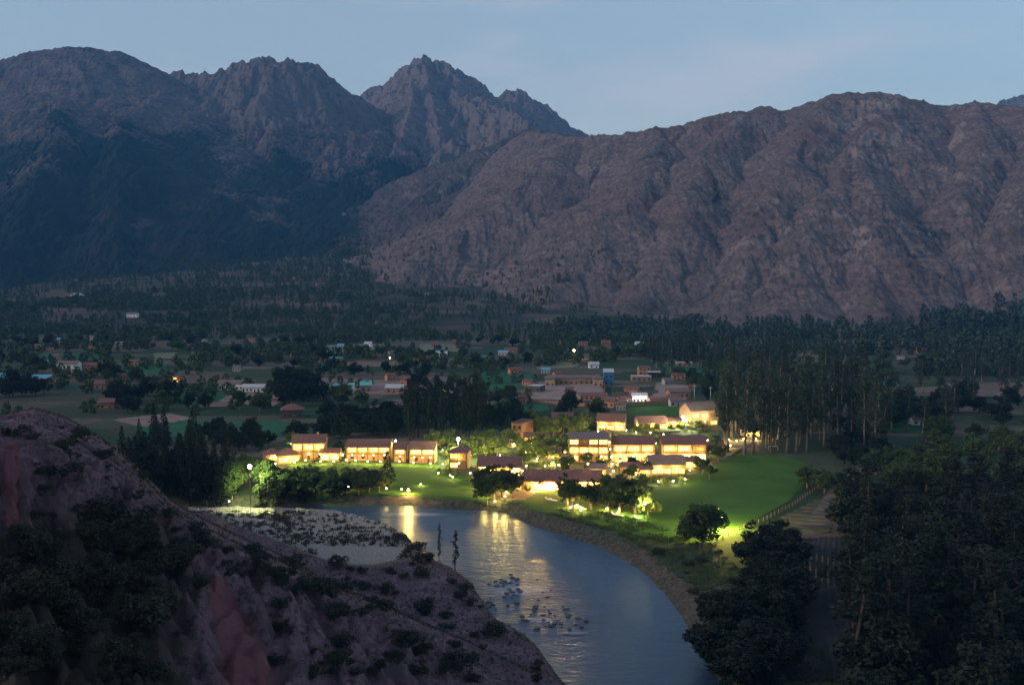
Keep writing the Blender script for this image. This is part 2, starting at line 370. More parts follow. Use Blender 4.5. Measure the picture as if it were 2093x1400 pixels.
def floor_mat():
    m, nt, b = mat('valley_ground'); k = N(nt); b.inputs['Roughness'].default_value = .95; b.inputs['Specular IOR Level'].default_value = .05
    g = k.n('ShaderNodeNewGeometry')
    mp = k.n('ShaderNodeMapping'); mp.inputs['Rotation'].default_value = (0, 0, .12); mp.inputs['Scale'].default_value = (.0125, .024, .0); k.l(g.outputs['Position'], mp.inputs['Vector'])
    v = k.n('ShaderNodeTexVoronoi', distance='CHEBYCHEV'); v.inputs['Scale'].default_value = 1; v.inputs['Randomness'].default_value = .85; k.l(mp.outputs[0], v.inputs['Vector'])
    s = k.n('ShaderNodeSeparateColor'); k.l(v.outputs['Color'], s.inputs[0])
    low = k.ramp(s.outputs[0], [(0, (.022, .05, .028)), (.3, (.03, .07, .04)), (.5, (.13, .11, .09)), (.62, (.045, .065, .045)), (.8, (.21, .155, .135)), (1, (.03, .06, .04))])
    high = k.ramp(s.outputs[1], [(0, (.10, .075, .065)), (.3, (.03, .042, .035)), (.5, (.15, .11, .095)), (.62, (.022, .034, .028)), (1, (.05, .055, .045))])
    far = k.attr('far')
    low = k.mix(far, low, high)
    fine = k.noise(k.pos(), .12, 5, .7)
    low = k.mix(k.ramp(fine, [(.35, .0), (.7, .55)]), low, (.035, .04, .024))
    # rows in the crops
    w = k.n('ShaderNodeTexWave'); w.inputs['Scale'].default_value = .35; w.inputs['Distortion'].default_value = 1.5; k.l(k.pos(), w.inputs['Vector'])
    low = k.mix(k.math('MULTIPLY', w.outputs['Fac'], .25), low, (.05, .045, .03))
    bank = k.mix(k.ramp(k.noise(k.pos(), .8, 5, .7), [(.4, 0), (.6, 1)]), (.025, .032, .024), (.085, .08, .07))
    low = k.mix(k.attr('bank'), low, bank)
    k.l(low, b.inputs['Base Color'])
    k.l(k.bump(k.noise(k.pos(), .7, 6, .7), .35, .8), b.inputs['Normal'])
    return m
M['floor'] = floor_mat()
def gravel_mat():
    m, nt, b = mat('river_gravel'); k = N(nt); b.inputs['Roughness'].default_value = .9
    p = k.pos((1, .7, 1))
    c = k.ramp(k.noise(p, 1.4, 6, .75), [(.3, (.10, .10, .10)), (.55, (.22, .215, .21)), (.72, (.34, .335, .33))])
    c = k.mix(k.ramp(k.math('ADD', k.noise(p, .4, 6, .75, .4), k.attr('scrub')), [(.52, 0), (.60, .9)]), c, (.05, .055, .05))
    k.l(c, b.inputs['Base Color']); k.l(k.bump(k.noise(p, 1.2, 7, .75), .4, 1), b.inputs['Normal'])
    return m
M['gravel'] = gravel_mat()
M['lawn'] = simple('mown_lawn', (.035, .085, .018), (.055, .12, .026), .08, .95, .10, 2.2, .05)
M['field_green'] = simple('green_crop', (.022, .080, .045), (.038, .115, .062), .06, .95, .15, 1.3, .05)
M['field_pale'] = simple('pale_pasture', (.10, .12, .08), (.17, .18, .12), .05, .95, .1, 1.3, .05)
M['field_brown'] = simple('bare_soil', (.16, .115, .105), (.25, .185, .165), .06, .95, .15, 1.1, .05)
M['field_pink'] = simple('stubble', (.19, .135, .12), (.29, .21, .18), .05, .95, .15, 1.1, .05)
M['yard'] = simple('dirt_yard', (.20, .155, .14), (.29, .225, .20), .08, .95, .1, 1, .05)
M['road'] = simple('dirt_road', (.085, .075, .07), (.16, .135, .125), .15, .95, .08, 1, .05)
M['adobe'] = simple('adobe_wall', (.24, .15, .10), (.34, .22, .15), .6, .9, .03, 2)
M['cream'] = simple('cream_plaster', (.32, .22, .14), (.44, .31, .20), .5, .85, .02, 2)
M['brick'] = simple('orange_brick', (.36, .17, .10), (.46, .25, .15), .7, .9, .03, 3)
M['white'] = simple('whitewash', (.62, .62, .6), (.8, .8, .78), .4, .8, .01, 2)
M['pale'] = simple('stained_plaster', (.24, .23, .22), (.42, .40, .38), .9, .9, .02, 2)
M['blue'] = simple('blue_paint', (.04, .14, .30), (.06, .20, .38), .4, .7)
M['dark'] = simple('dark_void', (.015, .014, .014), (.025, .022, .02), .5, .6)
M['wood'] = simple('dark_timber', (.09, .045, .025), (.14, .07, .04), 1.5, .7, .01, 5)
M['stone'] = simple('grey_stone', (.04, .042, .04), (.13, .128, .12), .7, .85, .12, 2)
M['metal'] = simple('lamp_metal', (.04, .04, .04), (.07, .07, .07), 2, .5)
M['pale_metal'] = simple('pale_pole', (.4, .42, .42), (.55, .56, .56), 2, .6)
M['fence'] = simple('weathered_post', (.10, .08, .06), (.16, .13, .1), 2, .9)
M['trunk'] = simple('pale_bark', (.10, .085, .07), (.19, .16, .135), .8, .9, .05, 3)
M['dark_bark'] = simple('dark_bark', (.03, .028, .026), (.06, .055, .05), .8, .9, .05, 3)
M['cotton'] = simple('white_cushion', (.75, .75, .72), (.85, .85, .83), 1, .8)
def tile_mat(name, c1, c2):
    m, nt, b = mat(name); k = N(nt); b.inputs['Roughness'].default_value = .85
    tc = k.n('ShaderNodeTexCoord').outputs['Object']
    w = k.n('ShaderNodeTexWave', bands_direction='X'); w.inputs['Scale'].default_value = .9; w.inputs['Distortion'].default_value = .5; k.l(tc, w.inputs['Vector'])
    f = k.noise(tc, .8, 6, .7)
    k.l(k.mix(k.math('MULTIPLY', w.outputs['Fac'], .35), k.ramp(f, [(.3, c1), (.7, c2)]), tuple(x * .55 for x in c1)), b.inputs['Base Color'])
    k.l(k.bump(w.outputs['Fac'], .08), b.inputs['Normal'])
    return m
M['tile'] = tile_mat('clay_tile', (.13, .065, .06), (.22, .12, .105))
M['tile_grey'] = tile_mat('faded_tile', (.13, .10, .10), (.22, .17, .165))
M['tin_white'] = tile_mat('pale_tin', (.34, .37, .39), (.56, .60, .63))
M['tin_blue'] = tile_mat('blue_tin', (.10, .32, .48), (.16, .42, .58))
M['tin_teal'] = tile_mat('turquoise_tin', (.08, .40, .42), (.12, .52, .52))
def foliage(name, c1, c2, c3=None):
    m, nt, b = mat(name); k = N(nt); b.inputs['Roughness'].default_value = .7; b.inputs['Specular IOR Level'].default_value = .15
    oi = k.n('ShaderNodeObjectInfo'); tc = k.n('ShaderNodeTexCoord').outputs['Object']
    f = k.math('ADD', k.math('MULTIPLY', k.noise(tc, .45, 4, .7), .7), k.math('MULTIPLY', oi.outputs['Random'], .3))
    k.l(k.ramp(f, [(.3, c1), (.7, c2)]), b.inputs['Base Color'])
    return m
M['euc'] = foliage('eucalyptus_leaves', (.016, .032, .025), (.038, .060, .042))
M['broad'] = foliage('broad_leaves', (.026, .046, .018), (.055, .088, .03))
M['dark_leaf'] = foliage('conifer_needles', (.006, .012, .010), (.014, .025, .018))
M['pale_leaf'] = foliage('lit_look_leaves', (.08, .12, .03), (.14, .18, .05))  # leaf colour lightened so foliage near the lamps looks lit
M['scrub'] = foliage('scrub_leaves', (.014, .019, .015), (.034, .040, .029))
M['scrub2'] = foliage('dry_scrub', (.05, .042, .035), (.09, .075, .06))
M['bulb'] = emit('warm_bulb', (1, .66, .26), 30, False)
M['bulb_white'] = emit('white_bulb', (1, .86, .55), 120, False)
M['bulb_orange'] = emit('sodium_bulb', (1, .42, .08), 40, False)
def lit_glass():
    m, nt, b = mat('lit_window_glass'); k = N(nt)
    tc = k.n('ShaderNodeTexCoord').outputs['Object']; oi = k.n('ShaderNodeObjectInfo')
    mp = k.n('ShaderNodeMapping'); mp.inputs['Scale'].default_value = (2.2, 2.2, .25); k.l(tc, mp.inputs['Vector'])
    f = k.noise(mp.outputs[0], 1, 3)
    c = k.ramp(f, [(.3, (1, .36, .03)), (.5, (1, .47, .05)), (.72, (1, .58, .09))])
    k.l(c, b.inputs['Emission Color']); b.inputs['Base Color'].default_value = (.3, .2, .1, 1)
    k.l(k.math('MULTIPLY', k.math('ADD', k.math('MULTIPLY', f, 14.0), -3.6), k.math('MULTIPLY', k.math('GREATER_THAN', oi.outputs['Random'], .18), k.math('ADD', k.math('MULTIPLY', oi.outputs['Random'], 1.2), .25))), b.inputs['Emission Strength'])
    return m
M['lit'] = lit_glass()
def water_mat():
    m, nt, b = mat('river_water'); k = N(nt)
    b.inputs['Base Color'].default_value = (.018, .04, .055, 1); b.inputs['Roughness'].default_value = .14; b.inputs['IOR'].default_value = 1.33; b.inputs['Specular IOR Level'].default_value = .5
    p = k.pos((.35, .9, 1)); q = k.pos((1.1, 2.6, 1))
    ft = k.attr('foam')
    fn = k.ramp(k.math('ADD', k.math('MULTIPLY', ft, .62), k.math('MULTIPLY', k.noise(k.pos((.5, 1.6, 1)), 1, 6, .75), .62)), [(.76, 0), (.88, .6)])
    k.l(k.mix(fn, (.030, .066, .112), (.30, .34, .40)), b.inputs['Base Color'])
    k.l(k.ramp(ft, [(0, .30), (1, .4)]), b.inputs['Roughness'])
    amp = k.math('ADD', .75, k.math('MULTIPLY', ft, 1.6))
    h = k.math('ADD', k.math('MULTIPLY', k.noise(p, .55, 3, .5, .6), .9), k.math('MULTIPLY', k.noise(q, .8, 4, .6), .22))
    k.l(k.bump(k.math('MULTIPLY', h, amp), .42, .85), b.inputs['Normal'])
    return m
M['water'] = water_mat()

# ---------------------------------------------------------------- terrain objects
na, nr = GX.shape[1], GX.shape[0]
idx = np.arange(na * nr).reshape(nr, na)
quads = np.stack([idx[:-1, :-1], idx[:-1, 1:], idx[1:, 1:], idx[1:, :-1]], -1).reshape(-1, 4)
V = np.stack([GX, GY, Z], -1).reshape(-1, 3)
fc = CODE.ravel()[quads[:, 0]]
gy, gx = np.gradient(Z); dgy = np.gradient(GY, axis=0); dgx = np.gradient(GX, axis=1)
slope = np.hypot(gy / dgy, gx / dgx)
U = GX / GY * F + 1046.5
rockA = (sstep(.55, 1.05, slope) * .7 + .28 * sstep(.6, 1.2, CR)) * np.where(CODE == 10, sstep(450, 750, Z) * .9, np.where(CODE == 12, .55, 1)) + .42 * KNOB
vegA = np.where(CODE == 10, .78 - .80 * sstep(260, 900, Z) + .35 * fbm(GX / 210, GY / 700, 3, 600), np.where(CODE == 11, (.66 - .65 * sstep(250, 600, Z)) - .46 * sstep(712, 790, U) * sstep(700, 400, Z), .30 - .2 * sstep(60, 400, Z)))
cur = np.gradient(np.gradient(Z, axis=0), axis=0) + np.gradient(np.gradient(Z, axis=1), axis=1)
vegA = vegA + .25 * sstep(0, 5, cur) - .1 * sstep(0, 5, -cur) + .35 * sstep(220, 20, Z) * (CODE == 10) - .3 * KNOB
vegA = vegA + np.where(CODE == 12, -.25 * sstep(1300, 800, U), 0)
farA = sstep(1050, 1500, GY) * sstep(1450, 950, U)
drr = np.full(GX.shape, 99.0); nn = (GY < 500) & (GY > 120); drr[nn] = pdist(RIVER, GX[nn], GY[nn])
bankA = sstep(9, 4, drr) * .8
soilA = np.exp(-((U - (470 + (1400 - 1400))) / 60) ** 2) * 0
_v = 560 + (CZ - Z) / GY * F       # elevation angle of the ground as seen from the view point, used to place the slip and the darkened corner
soilA = np.exp(-((U - (430 + (np.clip(_v, 1180, 1400) - 1180) * .28)) / (22 + np.clip(_v - 1180, 0, 240) * .22)) ** 2) * sstep(1160, 1230, _v) + np.exp(-((U - 10) / 26) ** 2) * sstep(880, 930, _v) * sstep(1130, 1040, _v)
shadeCoverA = sstep(1030, 1110, _v + 40 * fbm(GX / 9, GY / 9, 3, 640)) * sstep(400, 300, U + 60 * fbm(GX / 7, GY / 7, 3, 641))  # dark grass, with the near corner's shade painted into the ground colour
scrubA = -.10 + .22 * sstep(30, 0, pdist(RIVER, GX.clip(-400, 400), GY.clip(0, 600))) * 0 + np.where((U > 660) & (GY < 285), -.09, 0)
def sub(code, attrs):
    f = quads[code(fc)]
    u, inv = np.unique(f, return_inverse=True)
    return V[u], inv.reshape(-1, 4), {k: a.ravel()[u] for k, a in attrs.items()}
def terrain(name, code, mt, attrs, label=None):
    v, f, a = sub(code, attrs)
    o = link(name, mesh_from_arrays(name, v, f, True, a), mt); return tag(o, label, kind='structure')
terrain('valley_floor', lambda c: c == 0, M['floor'], {'far': farA, 'bank': bankA}, 'patchwork valley floor of dark fields')
terrain('hillside', lambda c: c == 1, M['hill'], {'soil': soilA, 'cover': shadeCoverA}, 'near scrubby hillside falling to the river')  # cover carries dark grass and the near corner's painted shade
terrain('gravel_bar', lambda c: c == 2, M['gravel'], {'scrub': scrubA}, 'pale gravel bar in the bend of the river')
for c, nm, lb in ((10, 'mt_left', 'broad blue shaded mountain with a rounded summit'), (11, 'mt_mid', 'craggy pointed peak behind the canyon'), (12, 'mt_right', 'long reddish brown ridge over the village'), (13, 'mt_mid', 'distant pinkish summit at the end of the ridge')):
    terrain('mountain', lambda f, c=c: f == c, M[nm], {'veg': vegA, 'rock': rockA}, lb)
# river water: flat grid wherever the bed lies below the surface
wf = (GY > 120) & (GY < 420)
bed = (Z < -2.85) & wf
bm_ = bed.copy(); bm_[1:] |= bed[:-1]; bm_[:-1] |= bed[1:]; bm_[:, 1:] |= bed[:, :-1]; bm_[:, :-1] |= bed[:, 1:]
wq = quads[bm_.ravel()[quads].all(1)]
u_, inv_ = np.unique(wq, return_inverse=True)
wv = V[u_].copy(); wv[:, 2] = -3.0
foam = np.zeros(len(wv))
for (fu, fv, sx, sy, a) in [(1060, 1205, 16, 10, 1.0), (1030, 1190, 9, 7, .9), (1120, 1240, 13, 7, .75), (1165, 1265, 11, 5, .7), (1100, 1265, 9, 5, .9), (1180, 1293, 5, 1.6, 1.0), (1000, 1165, 8, 5, .6), (845, 1051, 22, 5, 1.0), (1190, 1235, 9, 4, .6), (1130, 1200, 8, 4, .5)]:
    X, Y, _ = gp(fu, fv, -3); foam = np.maximum(foam, a * np.exp(-((wv[:, 0] - X) / sx) ** 2 - ((wv[:, 1] - Y) / sy) ** 2))
tag(link('river', mesh_from_arrays('river', wv, inv_.reshape(-1, 4), True, {'foam': foam}), M['water']), 'blue river bending past the gravel bar', kind='structure')

# ---------------------------------------------------------------- mesh builder
class MB:
    def __init__(s): s.v = []; s.f = []
    def box(s, x0, x1, y0, y1, z0, z1):
        n = len(s.v)
        s.v += [(x, y, z) for z in (z0, z1) for y in (y0, y1) for x in (x0, x1)]
        s.f += [tuple(n + i for i in q) for q in ((0, 2, 3, 1), (4, 5, 7, 6), (0, 1, 5, 4), (2, 6, 7, 3), (0, 4, 6, 2), (1, 3, 7, 5))]
        return s
    def quad(s, *p):
        n = len(s.v); s.v += list(p); s.f.append(tuple(range(n, n + len(p)))); return s
    def tube(s, pts, rad, k=6):
        n0 = len(s.v); prev = None
        for i, (p, r) in enumerate(zip(pts, rad)):
            a = Vector(pts[min(i + 1, len(pts) - 1)]) - Vector(pts[max(i - 1, 0)])
            a.normalize(); e = a.orthogonal().normalized() if abs(a.z) < .99 else Vector((1, 0, 0)); g = a.cross(e).normalized(); e = g.cross(a)
            for j in range(k):
                t = 2 * math.pi * j / k
                s.v.append(tuple(Vector(p) + e * (r * math.cos(t)) + g * (r * math.sin(t))))
            if prev is not None:
                for j in range(k): s.f.append((prev + j, prev + (j + 1) % k, n0 + i * k + (j + 1) % k, n0 + i * k + j))
            prev = n0 + i * k
        s.f.append(tuple(prev + j for j in range(k))); s.f.append(tuple(n0 + j for j in reversed(range(k))))
        return s
    def ball(s, c, r, k=8, m=5):
        n = len(s.v)
        for i in range(m + 1):
            t = math.pi * i / m
            for j in range(k):
                p = 2 * math.pi * j / k
                s.v.append((c[0] + r * math.sin(t) * math.cos(p), c[1] + r * math.sin(t) * math.sin(p), c[2] + r * math.cos(t)))
        for i in range(m):
            for j in range(k): s.f.append((n + i * k + j, n + (i + 1) * k + j, n + (i + 1) * k + (j + 1) % k, n + i * k + (j + 1) % k))
        return s
    def mesh(s, name, smooth=False):
        me = bpy.data.meshes.new(name); me.from_pydata(s.v, [], s.f); me.update()
        if smooth:
            for p in me.polygons: p.use_smooth = True
        return me

# ---------------------------------------------------------------- fields, lawns, roads as thin sheets on the flat floor
LIFT = [0.0]
def sheet(name, pix, m, label, z=None, sub_=2.0):
    """a ground sheet draped on the floor, each a little above the one before"""
    P = poly_world(pix, 0.0)
    x0, y0 = P.min(0); x1, y1 = P.max(0)
    st = max(sub_, (y1 - y0) / 160, (x1 - x0) / 220)
    xs = np.arange(x0 - st, x1 + 2 * st, st); ys = np.arange(y0 - st, y1 + 2 * st, st)
    X, Y = np.meshgrid(xs, ys)
    h, reg = near_height(X, Y)
    ins = inside(P, X, Y) & (h > -.9)
    LIFT[0] += .006
    rim = np.clip(pdist(P, X, Y) / st, 0, 1)
    Zs = h + .12 + LIFT[0]
    q = np.arange(X.size).reshape(X.shape)
    qq = np.stack([q[:-1, :-1], q[:-1, 1:], q[1:, 1:], q[1:, :-1]], -1).reshape(-1, 4)
    qq = qq[ins.ravel()[qq].sum(1) >= 3]
    VV = np.stack([X, Y, Zs], -1).reshape(-1, 3)
    u, inv = np.unique(qq, return_inverse=True)
    o = link(name, mesh_from_arrays(name, VV[u], inv.reshape(-1, 4)), m)
    return tag(o, label, kind='structure')
sheet('lawn', [(1395, 990), (1425, 968), (1470, 945), (1510, 926), (1600, 932), (1652, 948), (1655, 985), (1610, 1025), (1515, 1082), (1450, 1112), (1390, 1112), (1300, 1092), (1200, 1066), (1090, 1044), (1048, 1036), (1100, 1004), (1300, 1004)], M['lawn'], 'wide mown lawn beside the lodge', sub_=1.2)
sheet('lawn', [(590, 946), (890, 948), (960, 972), (1010, 1010), (1000, 1028), (800, 1022), (560, 1018)], M['lawn'], 'long lawn below the lit lodge row', sub_=1.2)
sheet('lawn', [(1240, 822), (1440, 818), (1420, 852), (1280, 850)], M['lawn'], 'lawn in front of the brick compound', sub_=1.5)
FLD = [('field_green', [(260, 858), (640, 862), (640, 893), (280, 893)]), ('field_green', [(330, 802), (505, 796), (540, 812), (320, 832)]), ('field_brown', [(225, 858), (350, 845), (400, 856), (290, 874)]),
 ('field_brown', [(640, 772), (835, 778), (820, 806), (650, 806)]), ('field_green', [(980, 760), (1100, 766), (1085, 796), (965, 800)]), ('field_brown', [(830, 768), (975, 772), (955, 800), (840, 800)]),
 ('field_pale', [(640, 706), (790, 703), (775, 724), (645, 724)]), ('field_green', [(640, 738), (710, 742), (700, 765), (640, 765)]), ('field_pale', [(855, 703), (950, 703), (940, 720), (855, 718)]),
 ('field_green', [(1790, 814), (1905, 814), (1905, 838), (1795, 842)]), ('field_green', [(1800, 862), (1950, 868), (1940, 890), (1810, 884)]), 
 ('field_green', [(70, 722), (200, 720), (230, 735), (90, 740)]),
 ('field_green', [(250, 738), (350, 745), (330, 768), (240, 762)]), ('field_pale', [(310, 722), (365, 720), (360, 733), (315, 735)]), 
 ('field_brown', [(480, 800), (600, 812), (560, 832), (440, 822)]), ('field_pale', [(1100, 745), (1190, 740), (1180, 752), (1090, 756)]), ('field_green', [(1330, 745), (1480, 742), (1470, 762), (1340, 766)]),
 ('field_brown', [(990, 802), (1080, 800), (1075, 815), (1000, 815)]), ('field_green', [(1000, 820), (1130, 824), (1120, 842), (1010, 842)])]
FN = {'field_green': 'dark green crop field', 'field_brown': 'bare brown field', 'field_pale': 'pale pasture field', 'field_pink': 'pinkish stubble field'}
for fm, px in FLD: sheet('field', px, M[fm], FN[fm], sub_=3)
sheet('field', [(1448, 1114), (1560, 1078), (1640, 1078), (1622, 1100), (1600, 1150), (1430, 1210), (1345, 1150), (1290, 1098)], simple('rough_grass', (.022, .038, .018), (.05, .065, .034), .3, .95, .12, 2, .05), 'rough grass between the lawn and the river bank', sub_=1.5)
sheet('forest_floor', [(1750, 1010), (1900, 975), (2300, 960), (2700, 1900), (1765, 1900), (1752, 1400)], simple('leaf_litter', (.014, .016, .012), (.032, .032, .024), .3, .95, .1, 2, .05), 'dark floor of the near forest', sub_=3)
sheet('yard', [(1100, 782), (1232, 784), (1240, 812), (1330, 812), (1340, 782), (1420, 790), (1400, 822), (1230, 822), (1070, 816)], M['yard'], 'bare earth yard of the village school', sub_=2)
sheet('road', [(1640, 1075), (1690, 1008), (1760, 948), (1775, 952), (1712, 1012), (1690, 1075)], M['road'], 'dirt track beside the lawn', sub_=1)
sheet('road', [(1465, 938), (1500, 914), (1530, 900), (1540, 905), (1512, 920), (1478, 944)], M['road'], 'curving drive at the lodge entrance', sub_=1)
sheet('road', [(1940, 792), (2200, 786), (2200, 812), (1950, 812)], M['road'], 'pale dirt road behind the trees', sub_=2)
sheet('road', [(1790, 796), (1940, 796), (1940, 806), (1790, 806)], M['road'], 'narrow pale lane between trees', sub_=2)
sheet('path', [(1228, 990), (1238, 880), (1250, 880), (1262, 990)], M['road'], 'lamp lit garden path between the lodges', sub_=1)

# ploughed field with real furrows
PF = poly_world([(1625, 1100), (1722, 1098), (1738, 1180), (1745, 1290), (1740, 1392), (1610, 1392), (1608, 1240)], 0)
x0, y0 = PF.min(0); x1, y1 = PF.max(0)
X, Y = np.meshgrid(np.arange(x0, x1, .25), np.arange(y0, y1, 1.2))
h, _ = near_height(X, Y)
cv = X - (Y - y0) * .30 + 2.2 * np.sin((Y - y0) / 38)
Zp = h + .22 + .13 * np.sin(cv * 2 * math.pi / 1.6) + .06 * fbm(X / 2, Y / 2, 2, 90)
q = np.arange(X.size).reshape(X.shape); qq = np.stack([q[:-1, :-1], q[:-1, 1:], q[1:, 1:], q[1:, :-1]], -1).reshape(-1, 4)
qq = qq[inside(PF, X, Y).ravel()[qq].all(1)]; u2, i2 = np.unique(qq, return_inverse=True)
tag(link('field', mesh_from_arrays('field', np.stack([X, Y, Zp], -1).reshape(-1, 3)[u2], i2.reshape(-1, 4)), simple('ploughed_soil', (.016, .018, .018), (.040, .038, .042), .5, .95, .1, 2)), 'ploughed field with long furrows', kind='structure')
PF2 = poly_world([(1590, 1060), (1668, 1020), (1702, 1018), (1700, 1090), (1560, 1092)], 0)
x0, y0 = PF2.min(0); x1, y1 = PF2.max(0)
X, Y = np.meshgrid(np.arange(x0, x1, .8), np.arange(y0, y1, .5)); h, _ = near_height(X, Y)
Zp = h + .2 + .3 * np.sin((Y + .2 * X) * 2 * math.pi / 5.5)
q = np.arange(X.size).reshape(X.shape); qq = np.stack([q[:-1, :-1], q[:-1, 1:], q[1:, 1:], q[1:, :-1]], -1).reshape(-1, 4)
qq = qq[inside(PF2, X, Y).ravel()[qq].all(1)]; u2, i2 = np.unique(qq, return_inverse=True)
tag(link('field', mesh_from_arrays('field', np.stack([X, Y, Zp], -1).reshape(-1, 3)[u2], i2.reshape(-1, 4)), simple('rough_pasture', (.035, .042, .028), (.085, .08, .06), .3, .95, .1, 2)), 'small stepped field beside the track', kind='structure')

# ---------------------------------------------------------------- buildings
def gable(w, d, z, rise, over=.5, th=.18, axis='x'):
    m = MB(); W, Dp = (w / 2 + over, d / 2 + over)
    for (s) in (-1, 1):
        a = [(-W, s * Dp, z), (W, s * Dp, z), (W, 0, z + rise), (-W, 0, z + rise)]
        b = [(x, y, q + th) for x, y, q in a]
        n = len(m.v); m.v += a + b
        m.f += [tuple(n + i for i in q) for q in ((0, 1, 2, 3), (7, 6, 5, 4), (0, 4, 5, 1), (1, 5, 6, 2), (2, 6, 7, 3), (3, 7, 4, 0))]
    return m
def hip(w, d, z, rise, over=.6, th=.18):
    m = MB(); W, Dp = w / 2 + over, d / 2 + over; k = max(W - Dp, .3)
    n = 0
    m.v = [(-W, -Dp, z), (W, -Dp, z), (W, Dp, z), (-W, Dp, z), (-k, 0, z + rise), (k, 0, z + rise), (-W, -Dp, z - th), (W, -Dp, z - th), (W, Dp, z - th), (-W, Dp, z - th)]
    m.f = [(0, 1, 5, 4), (2, 3, 4, 5), (1, 2, 5), (3, 0, 4), (6, 7, 1, 0), (7, 8, 2, 1), (8, 9, 3, 2), (9, 6, 0, 3), (9, 8, 7, 6)]
    return m
def flat(w, d, z, over=.25, th=.3):
    return MB().box(-w / 2 - over, w / 2 + over, -d / 2 - over, d / 2 + over, z + .01, z + th)
MESHES = {}
def cached(key, fn):
    if key not in MESHES: MESHES[key] = fn()
    return MESHES[key]
def window(root, x, y, z, w, h, lit, face=-1):
    """frame proud of the wall with a pane and a glazing bar set in it"""
    def fr():
        m = MB(); t = .12
        m.box(-w / 2 - t, w / 2 + t, -.10, .0, h, h + t).box(-w / 2 - t, w / 2 + t, -.14, .0, -t, 0).box(-w / 2 - t, -w / 2, -.10, .0, 0, h).box(w / 2, w / 2 + t, -.10, .0, 0, h)
        nb = max(1, int(round(w / 1.3)))
        for i in range(1, nb): m.box(-w / 2 + w * i / nb - .05, -w / 2 + w * i / nb + .05, -.09, -.04, 0, h)
        return m.mesh('window')
    me = cached(('fr', round(w, 1), round(h, 1)), fr)
    pm = cached(('pn', round(w, 1), round(h, 1), lit), lambda: MB().box(-w / 2, w / 2, -.035, -.003, 0, h).mesh('pane'))
    f = link('window', me, None, root)
    if not me.materials: me.materials.append(M['wood'])
    f.location = (x, y, z)
    p = link('pane', pm, None, f)
    if not pm.materials: pm.materials.append(M['lit'] if lit else M['dark'])
    return f
def gable_fill(m, w, d, z, rise):
    for s in (-1, 1):
        m.quad((s * (w / 2 - .01), -d / 2, z), (s * (w / 2 - .01), d / 2, z), (s * (w / 2 - .01), 0, z + rise * (d / (d + 1.0))))
